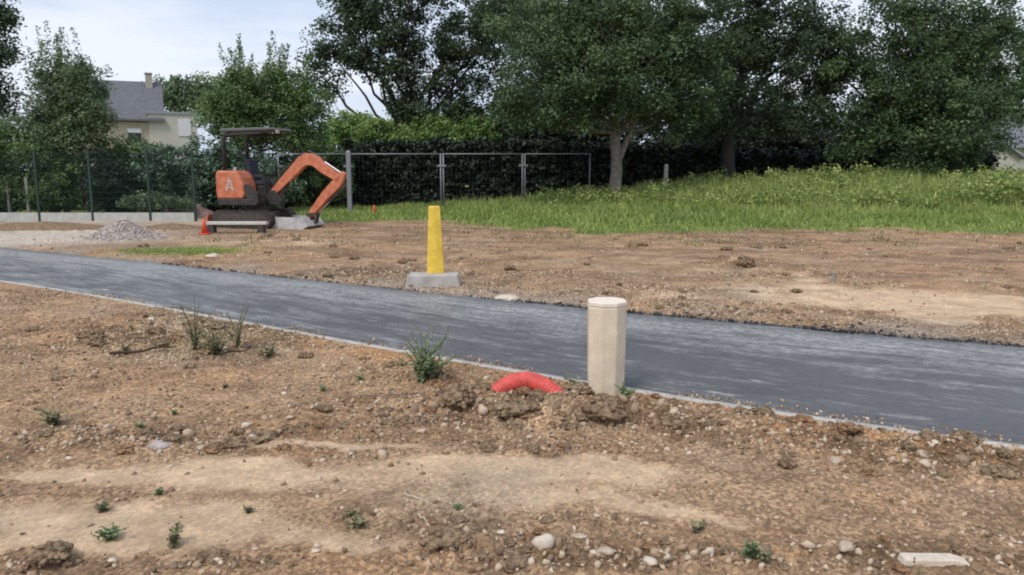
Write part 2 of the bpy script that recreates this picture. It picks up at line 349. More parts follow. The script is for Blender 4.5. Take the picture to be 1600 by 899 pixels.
def strip(name, mat_, f0, f1, ztop, zbot, nacross=6, wig0=0, wig1=0):
    V = []; UV = []; a0 = f0(tx); a1 = f1(tx); arc = np.concatenate([[0], np.cumsum(np.hypot(np.diff(tx), np.diff(a0)))])
    for i, x in enumerate(tx):
        y0 = a0[i] + wig0*(float(fbm(np.array([x]), np.array([0.]), .5, 3, 7)[0])-.5); y1 = a1[i] + wig1*(float(fbm(np.array([x]), np.array([9.]), .45, 4, 7)[0])-.5)
        row = [(x, y0, zbot)] + [(x, y0+(y1-y0)*k/nacross, ztop) for k in range(nacross+1)] + [(x, y1, zbot)]
        V += row; UV += [(arc[i], (p[1]-y0)*.84) for p in row]
    n = nacross+3; F = []
    for i in range(len(tx)-1):
        for k in range(n-1): F.append((i*n+k, i*n+n+k, i*n+n+k+1, i*n+k+1))
    o = np_obj(name, np.array(V), np.array(F), mat_)
    uv = o.data.uv_layers.new(name='UVMap'); li = np.zeros(len(o.data.loops), dtype=np.int32); o.data.loops.foreach_get('vertex_index', li)
    uv.data.foreach_set('uv', np.array(UV)[li].ravel().astype(np.float32))
    return o
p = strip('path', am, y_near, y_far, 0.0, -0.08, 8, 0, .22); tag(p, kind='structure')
M['edging'] = mat('edging_concrete', (.40, .38, .35), .9, noise=.25, nscale=9, bump=.004)
e = strip('kerb', M['edging'], lambda x: y_near(x)-.085, lambda x: y_near(x)-.005, .018, -.08, 1); tag(e, kind='structure')

# ------------------------------------------------------------------ foliage
def leaves(C, Rr, n_per, size, flat=.45, squash=.8, aspect=.55, spike=None):
    """leaf-sized faces gathered in clumps round the centres C"""
    C = np.asarray(C); n = len(C)*n_per
    base = np.repeat(C, n_per, 0); rr = np.repeat(np.asarray(Rr), n_per)
    dv = rng.normal(size=(n, 3)); dv /= np.linalg.norm(dv, axis=1)[:, None]
    dv *= (rng.random(n)**.45)[:, None]; dv[:, 2] *= squash
    P = base + dv*rr[:, None]
    nrm = rng.normal(size=(n, 3)); nrm[:, 2] = np.abs(nrm[:, 2]) + flat; nrm += dv*.6
    nrm /= np.linalg.norm(nrm, axis=1)[:, None]
    a = np.cross(nrm, rng.normal(size=(n, 3))); a /= np.linalg.norm(a, axis=1)[:, None]; b_ = np.cross(nrm, a)
    s = size*(.6+.8*rng.random(n))[:, None]
    a = a*s*.5; b_ = b_*s*.5*aspect
    V = np.stack([P-a, P-b_*1.0+a*.1, P+a, P+b_+a*.1], 1).reshape(-1, 3)
    F = np.arange(n*4).reshape(-1, 4)
    ct = np.repeat(rng.random(len(C)), n_per)
    tint = np.clip(.3*rng.random(n) + .75*ct**1.6 + .1, 0, 1)
    return V, F, np.repeat(tint, 4)
def clumps(lobes, n, thick=.65):
    """clump centres spread through ellipsoid lobes, more of them towards the outside"""
    vol = np.array([l[3]*l[4]*l[5] for l in lobes])**.75; vol /= vol.sum(); C = []; I = []
    for i, l in enumerate(lobes):
        k = max(3, int(n*vol[i])); dv = rng.normal(size=(k, 3)); dv /= np.linalg.norm(dv, axis=1)[:, None]
        r = (thick + (1-thick)*rng.random(k))*(.85+.35*rng.random(k)); r = np.where(rng.random(k) < .3, rng.random(k)*thick, r)
        C.append(np.array(l[:3]) + dv*r[:, None]*np.array(l[3:6])); I += [i]*k
    return np.concatenate(C), np.array(I)
def px_lobes(Y, L_):
    o = []
    for px, py, rx, ry, *dy in L_:
        dyy = dy[0] if dy else 0; yy = Y+dyy; c = at(px, py, yy); k = yy/FP
        o.append((c.x, yy, c.z, rx*k, max(1.0, .8*(rx+ry)/2*k), ry*k))
    return o
def tree(label, cat, px, Y, lobes, r, fork, lm, bm, n=320, per=95, size=.17, cr_=.55, group='trees along the far side', name='tree', limbs=None, base_z=None, flat=.45, squash=.8, shoots=0, lean=0, twigs=.45):
    bx = (px-CX)/FP*Y; bz = gz(bx, Y) if base_z is None else base_z
    base = Vector((bx, Y, bz-.1)); t_ = empty(name, (bx, Y, bz), label, cat, group)
    W = MB(); fk = Vector((bx+lean, Y, fork))
    def path(a, b_, k=5, wob=.12, sag=0):
        a = Vector(a); b_ = Vector(b_); L_ = (b_-a).length
        return [a.lerp(b_, i/k) + (Vector((random.uniform(-1, 1), random.uniform(-1, 1), random.uniform(-.5, .5)))*wob*L_/k if 0 < i < k else Vector()) + Vector((0, 0, 1))*sag*L_*math.sin(math.pi*i/k) for i in range(k+1)]
    tp = path(base, fk, 5, .15)
    W.tube([tp[0], tp[0].lerp(tp[1], .35)] + tp[1:], [r*1.5, r*1.12] + [r*(1-.28*i/5) for i in range(1, 6)], 10)
    C, I = clumps(lobes, int(n*1.18))
    for i, l in enumerate(lobes):
        c = Vector(l[:3]); pth = path(fk - Vector((0, 0, .15)), c, 6, .35, -.05)
        ri = r*random.uniform(.25, .42)
        W.tube(pth, [ri*(1-.78*k/6) for k in range(7)], 7)
        sub = C[I == i]
        for j in range(int(len(sub)*twigs)):
            q = Vector(sub[j]); s0 = pth[random.randint(2, 6)]
            if (q-s0).length > max(l[3:])*1.5: s0 = pth[6]
            W.tube(path(s0, q, 3, .3), [ri*.22, ri*.16, ri*.1, .012], 4, False)
    for (x0, y0, x1, y1, rr, dy) in (limbs or []):
        A = at(x0, y0, Y); B = at(x1, y1, Y+dy); W.tube(path(A, B, 5, .12), [rr*(1-.5*k/5) for k in range(6)], 8)
    W.build('trunk', M[bm], t_, smooth=True)
    Rr = cr_*(.6+.8*rng.random(len(C))); size *= .82; per = int(per*1.35)
    V, F, T = leaves(C, Rr, per, size, flat, squash)
    if shoots:                                        # upright leafy shoots breaking out of the top
        top = C[np.argsort(-C[:, 2])][:shoots*3]; top = top[rng.permutation(len(top))[:shoots]]
        SC_ = []; SR = []
        for q in top:
            h_ = random.uniform(.5, 1.5); dx = random.uniform(-.25, .25)
            for k in range(7): SC_.append(q + np.array([dx*k/7*h_, 0, h_*k/7+.2])); SR.append(.2*(1-.09*k))
        V2, F2, T2 = leaves(SC_, SR, 16, size*.8, flat, 1.3)
        F = np.concatenate([F, F2+len(V)]); V = np.concatenate([V, V2]); T = np.concatenate([T, T2])
    np_obj('crown', V, F, M[lm], t_, attrs={'tint': T})
    return t_
def bush(label, cat, px, Y, lobes, lm, n=120, per=90, size=.12, cr_=.35, group='shrubs along the fences', name='shrub', base_z=None, flat=.35):
    bx = (px-CX)/FP*Y; bz = gz(bx, Y) if base_z is None else base_z
    t_ = empty(name, (bx, Y, bz), label, cat, group)
    C, I = clumps(lobes, n, .5); C[:, 2] = np.maximum(C[:, 2], bz+.1)
    W = MB()
    for j in range(0, min(len(C), 160), 4):
        q = Vector(C[j]); s0 = Vector((bx+random.uniform(-.15, .15), Y+random.uniform(-.15, .15), bz-.05)); m_ = s0.lerp(q, .5)+Vector((0, 0, .1))
        W.tube([s0, m_, q], [.03, .02, .008], 4, False)
    W.build('stem', M['bark_dark'], t_, smooth=True)
    V, F, T = leaves(C, cr_*(.6+.8*rng.random(len(C))), per, size, flat)
    np_obj('foliage', V, F, M[lm], t_, attrs={'tint': T}); return t_

tree('dark leafy tree cut by the left edge of the photo', 'tree', -75, 30, px_lobes(30, [(-55,60,75,75),(-50,150,70,60),(-10,60,35,45),(-8,150,28,38),(-70,-40,80,60),(-20,-20,35,40)]), .28, 3.6, 'leaf_oak', 'bark_dark', 220, 90, .17)
tree('feathery grey-green tree in front of the slate-roofed house', 'tree', 108, 27, px_lobes(27, [(105,170,66,44),(98,130,38,32),(65,200,50,38),(142,192,40,38),(100,225,66,32),(128,130,28,27)]), .1, 2.2, 'leaf_grey', 'bark', 290, 70, .13, .38, shoots=16, twigs=.8)
tree('bushy tree behind the excavator with upright shoots on top', 'tree', 410, 29, px_lobes(29, [(410,165,70,48),(350,175,45,38),(465,170,45,45),(380,140,40,30),(440,135,40,30),(400,215,80,30),(470,215,40,30)]), .14, 2.4, 'leaf_shrub', 'bark', 330, 80, .14, .4, shoots=24, twigs=.6)
tree('tall dark tree with pale sky showing through its open crown', 'tree', 640, 35, px_lobes(35, [(560,45,60,50),(510,80,36,40),(540,10,60,40),(640,20,80,60),(700,90,70,50),(620,80,50,35),(760,60,70,80),(650,140,45,35),(500,130,30,28),(720,160,70,40),(790,150,50,50),(600,118,50,28),(560,100,45,26),(620,160,30,26),(690,190,70,34),(650,175,35,22),(770,200,60,30),(620,-50,110,50),(800,0,70,60),(485,170,25,22)]),
     .32, 3.2, 'leaf_oak', 'bark_dark', 520, 75, .19, .5, twigs=.7, limbs=[(632,190,600,120,.10,0),(640,190,680,110,.11,0)])
tree('broad green tree with pale forked trunk standing in the grass', 'tree', 962, 28.5, px_lobes(28.5, [(960,90,120,90,-1),(860,110,80,70,-1.5),(1060,110,85,75),(870,180,65,32,-1.5),(960,30,130,70),(860,20,90,60),(1080,30,90,70),(960,160,80,36,-1),(1050,185,60,35,.5),(800,170,40,28,-1)]),
     .24, 3.1, 'leaf_mid', 'bark_pale', 620, 95, .15, .5, limbs=[(962,258,994,190,.13,0),(960,225,948,160,.13,0),(985,205,1010,150,.09,0)])
tree('dark-trunked tree leaning left between the pale-trunked tree and the right-hand crown', 'tree', 1140, 31, px_lobes(31, [(1170,90,75,60),(1240,110,60,60),(1190,30,90,50),(1270,40,60,50,1),(1130,170,60,40),(1210,190,60,35),(1290,160,50,45),(1310,100,40,35),(1100,200,50,35),(1180,-40,100,40)]),
     .30, 3.6, 'leaf_oak', 'bark_dark', 360, 85, .17, .5, lean=-.4, limbs=[(1130,235,1180,150,.15,0)])
tree('large rounded tree whose crown fills the right of the photo', 'tree', 1440, 30.5, px_lobes(30.5, [(1440,110,95,80),(1500,60,70,60),(1390,190,75,60),(1500,180,90,70,-1),(1420,20,70,60),(1360,120,40,40),(1560,110,60,60),(1575,170,45,32),(1460,240,90,35,-.5),(1330,60,35,40),(1330,210,50,40),(1300,110,30,30),(1540,30,60,40)]),
     .27, 2.6, 'leaf_mid', 'bark_dark', 560, 90, .16, .5)
tree('tree at the right edge with lower crown beside the pale gable', 'tree', 1680, 33, px_lobes(33, [(1650,110,70,60),(1645,150,55,35),(1690,60,70,60),(1610,70,35,35)]), .2, 2.8, 'leaf_oak', 'bark_dark', 170, 85, .17)
# farther crowns that close the wood behind
tree('distant tree rising behind the slate-roofed house', 'tree', 290, 75, px_lobes(75, [(285,150,45,30),(320,145,30,25),(255,150,25,20),(340,160,40,30)]), .3, 4.5, 'leaf_grey', 'bark_dark', 120, 60, .36, 1.1, base_z=0, twigs=.2)
tree('farther dark tree behind the pale-trunked one', 'tree', 880, 42, px_lobes(42, [(880,150,110,60),(780,190,60,30),(980,180,90,40),(960,60,120,60),(850,50,80,60)]), .3, 4, 'leaf_oak', 'bark_dark', 260, 70, .25, .75, base_z=.4, twigs=.2)
tree('farther dark tree standing behind the leaning one', 'tree', 1230, 44, px_lobes(44, [(1180,190,90,50),(1260,230,90,40),(1120,110,90,60),(1100,230,70,30)]), .3, 4, 'leaf_oak', 'bark_dark', 200, 70, .25, .75, base_z=.4, twigs=.2)
tree('farther tree low behind the large rounded right-hand tree', 'tree', 1480, 44, px_lobes(44, [(1420,190,80,50),(1490,220,80,40),(1350,240,60,30),(1480,110,90,70)]), .3, 4, 'leaf_oak', 'bark_dark', 190, 70, .25, .75, base_z=.4, twigs=.2)

# hedge and shrubs
def hedge(label, px0, px1, Y, top, lm, depth=1.4, size=.17, dens=110, lobes=None, name='hedge', group='hedges behind the fences', z0=0.05):
    x0 = (px0-CX)/FP*Y; x1 = (px1-CX)/FP*Y; zt = at(0, top, Y).z
    t_ = empty(name, ((x0+x1)/2, Y, z0), label, 'hedge', group)
    n = int((x1-x0)*depth*(zt-z0)*dens/2.2)
    C = np.stack([x0+(x1-x0)*rng.random(n), Y+depth*(rng.random(n)-.5), z0+(zt-z0)*rng.random(n)], 1)
    C[:, 2] += .25*(fbm(C[:, 0], C[:, 1]*0, 1.2, 3, 5)-.5)*(C[:, 2]-z0)/(zt-z0)*2
    V, F, T = leaves(C, .22*(.6+.8*rng.random(n)), 36, size, .2)
    np_obj('foliage', V, F, M[lm], t_, attrs={'tint': T})
    W = MB()
    for i in range(int((x1-x0)/.5)):
        x = x0+.25+i*.5; W.tube([(x, Y, z0-.1), (x+random.uniform(-.1, .1), Y, (z0+zt)/2), (x+random.uniform(-.2, .2), Y, zt-.3)], [.035, .025, .01], 5)
    W.build('stem', M['bark_dark'], t_, smooth=True)
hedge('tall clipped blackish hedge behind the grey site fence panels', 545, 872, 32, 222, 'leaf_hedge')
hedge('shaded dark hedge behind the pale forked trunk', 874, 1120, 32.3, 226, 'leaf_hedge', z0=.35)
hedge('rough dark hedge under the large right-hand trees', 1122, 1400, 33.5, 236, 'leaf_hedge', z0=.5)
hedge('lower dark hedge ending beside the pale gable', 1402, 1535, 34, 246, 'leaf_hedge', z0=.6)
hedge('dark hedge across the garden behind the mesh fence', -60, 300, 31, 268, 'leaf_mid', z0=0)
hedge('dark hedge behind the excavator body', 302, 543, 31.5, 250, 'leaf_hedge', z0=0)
bush('bright green bush above the hedge just right of the excavator arm', 'shrub', 555, 34.5, px_lobes(34.5, [(560,200,55,24),(515,215,40,30),(600,212,50,22),(550,245,60,45)]), 'leaf_bright', 260, 90, .13, .35)
bush('bright green bush above the hedge below the dark tree', 'shrub', 700, 34.5, px_lobes(34.5, [(700,200,55,24),(660,210,40,22),(745,208,40,20),(700,245,60,45)]), 'leaf_bright', 260, 90, .13, .35)
bush('loose shrub between the excavator boom and the dark hedge', 'shrub', 500, 30.5, px_lobes(30.5, [(500,240,40,30),(520,280,35,40),(470,290,40,40)]), 'leaf_shrub', 120, 85, .12, .33)
bush('yellowish green shrub at the left edge behind the mesh fence', 'shrub', 10, 26.5, px_lobes(26.5, [(5,240,60,45),(20,290,60,40),(-40,270,60,60),(55,235,35,25)]), 'leaf_shrub', 230, 85, .12, .33)
bush('dark round shrub behind the green fence, left of the gravel heap', 'shrub', 85, 26.8, px_lobes(26.8, [(90,270,45,45),(75,300,45,30)]), 'leaf_shrub', 140, 85, .12, .3)
bush('nearly black shrub directly behind the gravel heap', 'shrub', 168, 26, px_lobes(26, [(165,285,28,50),(175,300,32,35)]), 'leaf_hedge', 130, 90, .11, .28)
bush('light green shrub below the gable window of the house', 'shrub', 195, 28, px_lobes(28, [(190,245,50,28),(230,240,35,18),(215,290,50,50)]), 'leaf_shrub', 190, 85, .12, .33)
bush('grey-green conifer bush between the house wing and the fence post', 'shrub', 250, 27, px_lobes(27, [(250,270,38,45),(245,310,40,25)]), 'leaf_conifer', 150, 90, .11, .3)
bush('dark shrub behind the cab of the excavator', 'shrub', 335, 27.2, px_lobes(27.2, [(330,270,42,60),(380,280,50,50),(420,290,45,45),(310,300,30,35)]), 'leaf_conifer', 260, 90, .12, .32)
bush('low blue-green bush at the foot of the mesh fence', 'shrub', 240, 25.3, px_lobes(25.3, [(225,315,25,14),(270,318,28,12)]), 'leaf_grey', 60, 80, .09, .2)

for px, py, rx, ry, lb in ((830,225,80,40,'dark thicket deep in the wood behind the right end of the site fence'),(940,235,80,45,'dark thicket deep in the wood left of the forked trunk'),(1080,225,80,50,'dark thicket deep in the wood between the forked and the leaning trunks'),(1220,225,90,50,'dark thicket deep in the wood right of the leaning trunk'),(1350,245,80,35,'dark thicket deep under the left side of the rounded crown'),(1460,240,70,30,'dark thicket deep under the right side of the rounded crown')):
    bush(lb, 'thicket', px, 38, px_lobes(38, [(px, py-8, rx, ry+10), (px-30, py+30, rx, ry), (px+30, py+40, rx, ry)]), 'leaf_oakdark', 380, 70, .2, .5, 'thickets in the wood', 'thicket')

# ------------------------------------------------------------------ houses
M['slate'] = mat('slate', (.135, .142, .165), .7, noise=.2, nscale=3)
ms_ = mat('slate_rows', (.12, .127, .15), .7, noise=.12, nscale=5, col2=(.155, .16, .18)); t_ = ms_.node_tree
br = t_.nodes.new('ShaderNodeTexBrick'); tc_ = t_.nodes.new('ShaderNodeTexCoord'); mm_ = t_.nodes.new('ShaderNodeMapping'); mm_.inputs['Rotation'].default_value = (R(90), 0, 0)
br.inputs['Scale'].default_value = 1.6; br.inputs['Mortar Size'].default_value = .03; br.inputs['Color1'].default_value = (1, 1, 1, 1); br.inputs['Color2'].default_value = (.8, .8, .82, 1); br.inputs['Mortar'].default_value = (.5, .5, .5, 1)
t_.links.new(tc_.outputs['Object'], mm_.inputs[0]); t_.links.new(mm_.outputs[0], br.inputs['Vector'])
mu_ = t_.nodes.new('ShaderNodeMix'); mu_.data_type = 'RGBA'; mu_.blend_type = 'MULTIPLY'; mu_.inputs[0].default_value = .8
pb_ = t_.nodes['Principled BSDF']; src_ = pb_.inputs['Base Color'].links[0].from_socket; t_.links.new(src_, mu_.inputs[6]); t_.links.new(br.outputs[0], mu_.inputs[7]); t_.links.new(mu_.outputs[2], pb_.inputs['Base Color'])
M['slate_rows'] = ms_
M['render'] = mat('wall_render', (.44, .37, .29), .9, noise=.08, nscale=1.5)
M['render_pale'] = mat('wall_pale', (.47, .44, .40), .9, noise=.08, nscale=1.5)
M['gutter'] = mat('gutter', (.13, .11, .12), .5)
M['shutter'] = mat('shutter', (.6, .58, .62), .6)
M['glass'] = mat('glass_dark', (.02, .022, .025), .15)
M['zinc'] = mat('zinc', (.25, .27, .30), .5, noise=.1)
HY = 60.0
def A(px, py, Y=HY): return at(px, py, Y)
hb = A(190, 265); hs = empty('house', (hb.x, HY+4, 0), 'beige house with steep slate roof and square chimney beyond the left trees', 'house', 'houses beyond the trees')
xl = A(95, 187).x; xr = A(256, 187).x; ze = A(0, 187).z; zr = A(0, 129).z; xrr = xr-.02; xll = xl+.02
w1 = MB(); w1.box(((xl+xr)/2, HY+4, ze/2-.1), (xr-xl-.5, 7.6, ze-.2)); w1.build('wall', M['render'], hs)
r_ = MB(); b0 = [(xl, HY-.1, ze), (xr, HY-.1, ze), (xr, HY+8.1, ze), (xl, HY+8.1, ze), (xll, HY+4, zr+.4), (xrr, HY+4, zr+.4)]
r_.v = [Vector(q) for q in b0]; r_.f = [[0,1,5,4],[1,2,5],[2,3,4,5],[3,0,4],[3,2,1,0]]; rf_ = r_.build('roof', M['slate_rows'], hs)
ch = MB(); cx_ = A(236, 120, HY+3.4).x+1.35; ch.box((cx_, HY+3.6, zr+.2), (.5, .6, 1.4)); ch.box((cx_, HY+3.6, zr+1.0), (.58, .7, .1)); ch.build('chimney', mat('chimney_render', (.36, .33, .28), .9, noise=.15, nscale=3), rf_)
gt = MB(); gt.box(((xl+xr)/2, HY-.16, ze-.08), (xr-xl, .14, .16)); gt.build('gutter', M['gutter'], hs)
for px in (214,):
    c = A(px, 213, HY); wd = MB(); wd.box((c.x, HY+.18, c.z), (1.1, .1, 1.15)); wo = wd.build('window', M['render_pale'], hs)
    g = MB(); g.box((c.x, HY+.12, c.z-.15), (.9, .06, .75)); g.build('pane', M['glass'], wo)
    g = MB(); g.box((c.x+.0, HY+.1, c.z+.38), (.92, .08, .3)); g.build('shutter', M['shutter'], wo)
wg0 = A(257, 178); wg1 = A(302, 178)
w2 = MB(); w2.box(((wg0.x+wg1.x)/2-.6, HY+2.9, wg0.z/2), (wg1.x-wg0.x+1.2, 5.6, wg0.z)); w2.build('wing', M['render_pale'], hs)
w3 = MB(); w3.box(((wg0.x+wg1.x)/2-.6, HY+2.9, wg0.z+.08), (wg1.x-wg0.x+1.4, 5.8, .16)); w3.build('wing_roof', M['zinc'], hs)
c = A(285, 200); wd = MB(); wd.box((c.x, HY+.08, c.z+.05), (.9, .08, 1.3)); wo = wd.build('window', M['shutter'], hs)
hs.rotation_euler.z = R(24); hs.location.x -= 1.3; hs.location.y -= 1.7
# pale gabled building at the right
GY = 50.0; g0 = at(1535, 262, GY); g1 = at(1592, 262, GY); gp = at(1563, 222, GY); ge = at(0, 245, GY).z
gs = empty('house', ((g0.x+g1.x)/2, GY, 0), 'small pale gabled building half hidden behind weeds at the right edge', 'house', 'houses beyond the trees')
p_ = MB(); p_.prism([(g0.x, 0), (g1.x, 0), (g1.x, ge), (gp.x, gp.z-.15), (g0.x, ge)], GY, GY+6); p_.build('wall', M['render_pale'], gs)
p_ = MB()
p_.bar((g0.x-.25, GY+2.8, ge-.12), (gp.x, GY+2.8, gp.z), 6.4, .12); p_.bar((g1.x+.25, GY+2.8, ge-.12), (gp.x+.01, GY+2.8, gp.z-.004), 6.4, .118)
p_.build('roof', M['zinc'], gs)
gx1 = at(1610, 200, 62); hs2 = empty('house', (gx1.x+3, 62, 0), 'blue-grey roofed house showing at the right edge between leaves', 'house', 'houses beyond the trees')
p_ = MB(); p_.box((gx1.x+3, 66, 1.7), (9, 7, 3.4)); p_.build('wall', M['render_pale'], hs2)
p_ = MB(); p_.prism([(62-.3, 3.3), (70.3, 3.3), (66, 6.6)], gx1.x-2, gx1.x+8, Matrix(((0,1,0,0),(1,0,0,0),(0,0,1,0),(0,0,0,1)))); p_.build('roof', M['slate'], hs2)

# ------------------------------------------------------------------ green mesh fence on concrete plinth
M['green'] = mat('green_paint', (.012, .035, .025), .5)
M['conc'] = mat('concrete', (.42, .42, .39), .9, noise=.15, nscale=5, bump=.004)
M['galv'] = mat('galvanised', (.20, .21, .225), .6, metal=.2, noise=.15, nscale=12)
M['wire'] = mat('dull_wire', (.07, .075, .08), .7)
FY = 24.0
fx = [(q-CX)/FP*FY for q in (-105, -20, 64, 147, 237, 307)]
fr = empty('mesh_fence', (fx[2], FY, 0), 'dark green rigid mesh fence on pale concrete plinth at left', 'fence')
z0f, z1f = .27, 2.15
for x in fx:
    m_ = MB(); m_.box((x, FY, 1.08), (.07, .06, 2.26)); m_.build('post', M['green'], fr, bevel=.004)
for i in range(len(fx)-1):
    m_ = MB(); m_.box(((fx[i]+fx[i+1])/2, FY, .12), (fx[i+1]-fx[i]-.08, .05, .3)); m_.build('plinth_panel', M['conc'], fr, bevel=.004)
    m_ = MB(); x = fx[i]+.06
    while x < fx[i+1]-.04: m_.box((x, FY, (z0f+z1f)/2+.02), (.0055, .0055, z1f-z0f)); x += .055
    for z in [z0f+.03+k*.2 for k in range(10)]: m_.box(((fx[i]+fx[i+1])/2, FY-.006, z), (fx[i+1]-fx[i]-.06, .006, .006))
    m_.build('mesh_panel', M['green'], fr)

# grey temporary site fence, one thing per panel on feet
def site_panel(A_, B_, label, H_=2.12, thick=.028):
    A_ = Vector(A_); B_ = Vector(B_); dx = (B_-A_); Ln = dx.length; u = dx/Ln
    t_ = empty('site_fence_panel', tuple((A_+B_)/2), label, 'fence panel', 'grey temporary site fence panels')
    up = Vector((0, 0, 1)); a = A_+u*.05; b_ = B_-u*.05
    fm_ = MB(); 
    for q in (a, b_): fm_.tube([q+up*.02, q+up*H_], thick, 8)
    fm_.tube([a+up*(H_-.02), b_+up*(H_-.02)], thick*.8, 8); fm_.tube([a+up*.06, b_+up*.06], thick*.5, 8)
    fm_.build('frame', M['galv'], t_, smooth=True)
    w_ = MB(); n = int(Ln/.16)
    for i in range(1, n): q = a.lerp(b_, i/n); w_.bar(q+up*.17, q+up*(H_-.04), .0022)
    for i in range(1, 9): w_.bar(a+up*(.17+i*.21)+Vector((0, .005, 0)), b_+up*(.17+i*.21)+Vector((0, .005, 0)), .0022)
    w_.build('wire_mesh', M['wire'], t_)
    cl_ = MB(); cl_.box(a+up*(H_-.45)-u*.06, (.34, .09, .07)); cl_.build('clamp', M['galv'], t_, bevel=.005)
    ft = MB(); ft.box(A_+up*.06, (.22, .6, .13)); ft.build('foot_block', M['conc'], t_, bevel=.02)
def gp_(px, Y): x = (px-CX)/FP*Y; return Vector((x, Y, gz(x, Y)))
def fp_(px, Y): x = (px-CX)/FP*Y; return Vector((x, Y, at(px, 240, Y).z-2.12))
P4 = [fp_(437, 27.2), fp_(548, 27.8), fp_(692, 28.6), fp_(818, 29.6), fp_(922, 30.6)]
for i, lb in enumerate(['grey mesh site fence panel right behind the excavator arm', 'grey mesh site fence panel between the bright post and the yellow marker', 'grey mesh site fence panel just right of the yellow marker', 'farthest grey mesh site fence panel, left of the pale forked trunk']):
    site_panel(P4[i], P4[i+1], lb, thick=.03 if i else .03)
def gpost(px, py0, Y, w_, label, m_, name='post', cat='post'):
    b0 = gp_(px, Y); zt = at(px, py0, Y).z
    q = MB(); q.box((b0.x, b0.y, (b0.z-.1+zt)/2), (w_, w_, zt-b0.z+.1)); q.box((b0.x, b0.y, zt+w_*.12), (w_*.8, w_*.8, w_*.3), taper=.5)
    return tag(q.build(name, m_, None, bevel=.006, origin=b0), label, cat)
M['wood_grey'] = mat('wood_grey', (.30, .28, .25), .9, noise=.3, nscale=12)
gpost(548, 237, 27.4, .15, 'bright galvanised square post beside the tip of the excavator arm', M['galv'])
gpost(1038, 258, 29.0, .14, 'weathered grey timber post standing right of the pale trunk', M['wood_grey'])
gpost(1015, 282, 29.6, .07, 'thin short grey stake between the pale trunk and the timber post', M['wood_grey'], 'stake', 'stake')
gpost(18, 286, 26.0, .08, 'pale stake in the garden behind the fence, at the left edge', M['wood_grey'], 'stake', 'stake')
gpost(48, 278, 26.0, .09, 'taller pale stake behind the fence left of the dark shrub', M['wood_grey'], 'stake', 'stake')

# ------------------------------------------------------------------ mini excavator
M['orange'] = mat('orange_paint', (.50, .13, .055), .5, noise=.2, nscale=7, col2=(.60, .21, .11))
M['orange_worn'] = mat('orange_worn', (.5, .14, .07), .6, noise=.25, nscale=9)
M['black'] = mat('black_plastic', (.018, .018, .021), .6, noise=.3, nscale=9, col2=(.05, .043, .038))
M['rubber'] = mat('rubber_track', (.025, .023, .022), .85, noise=.4, nscale=10, col2=(.07, .055, .042))
M['steel'] = mat('worn_steel', (.46, .45, .45), .55, metal=.1, noise=.2, nscale=6)
M['chrome'] = mat('chrome_rod', (.5, .5, .52), .35, metal=.9)
M['dirty_steel'] = mat('muddy_steel', (.06, .048, .042), .75, noise=.3, nscale=7)
M['navy'] = mat('seat_vinyl', (.022, .026, .045), .6)
M['white'] = mat('white_decal', (.46, .36, .31), .5)
YAW = R(15); root = on(404, 355, 0); root.z = gz(root.x, root.y)
ex = empty('mini_excavator', root, 'orange mini excavator with black canopy parked before the dark hedge', 'excavator', rz=-YAW, local=True)
fdir = Vector((math.cos(YAW), -math.sin(YAW), 0)); ndir = Vector((math.sin(YAW), math.cos(YAW), 0))
def E(px, py, off=0.0):
    """pixel -> (forward, up) in the excavator's own plane, off to the side by off metres"""
    r = ray(px, py); o_ = Vector((0, 0, H)); c = root + ndir*off
    t_ = (c-o_).dot(ndir)/r.dot(ndir); P = o_+r*t_
    return ((P-c).dot(fdir), P.z-root.z)
for s in (-1, 1):
    y = s*.52; prof = []
    for cx0, a0, a1 in ((.60, -90, 90), (-.80, 90, 270)):
        for k in range(9):
            th = R(a0+(a1-a0)*k/8); prof.append((cx0+.23*math.cos(th), .24+.23*math.sin(th)))
    lg = MB().prism(prof, y-.14, y+.14); n = len(prof)
    for k in range(22):
        x = -.84+k*.0714; lg.box((x, y, .475), (.03, .285, .03)); lg.box((x, y, .004), (.03, .285, .03))
    tr = lg.build('track', M['rubber'], ex, bevel=.004)
    inn = [(x*.82, .24+(z-.24)*.72) for x, z in prof]; MB().prism(inn, y-.15, y+.15).build('track_frame', M['dirty_steel'], tr)
MB().box((0, 0, .33), (.9, .8, .22)).build('undercarriage', M['dirty_steel'], ex, bevel=.02)
MB().tube([(0, 0, .42), (0, 0, .62)], .33, 20).build('turntable', M['dirty_steel'], ex)
# dozer blade, rear of the tracks
bl = MB(); bl.prism([(-1.16,.06),(-1.12,.06),(-1.16,.20),(-1.12,.36),(-1.17,.36),(-1.21,.20)], -.66, .66); bl.build('blade', M['orange_worn'], ex, bevel=.008)
MB().bar((-.5, -.3, .28), (-1.14, -.3, .2), .09).bar((-.5, .3, .28), (-1.14, .3, .2), .09).build('blade_arm', M['dirty_steel'], ex)
# upper structure
MB().prism([(-.80,.62),(.36,.62),(.42,.70),(.42,.80),(-.84,.80),(-.84,.68)], -.62, .62).build('deck', M['black'], ex, bevel=.02)
hood = [(-.84,.80),(-.05,.80),(.02,.9),(.0,1.15),(-.07,1.36),(-.16,1.50),(-.30,1.56),(-.80,1.56),(-.86,1.50),(-.87,1.0)]
hd = MB().prism(hood, -.62, .0).build('engine_cover', M['orange'], ex, bevel=.045)
em = MB()
em.bar((-.52, -.672+.045, 1.02), (-.42, -.672+.045, 1.38), .008, .055); em.bar((-.32, -.672+.045, 1.02), (-.42, -.672+.045, 1.38), .008, .055); em.box((-.42, -.627, 1.10), (.10, .01, .035))
em.build('emblem', M['white'], hd)
MB().prism([(-.84,.80),(-.15,.80),(-.10,1.0),(-.16,1.3),(-.3,1.48),(-.80,1.50),(-.87,1.0)], .0, .62).build('counterweight', M['black'], ex, bevel=.04)
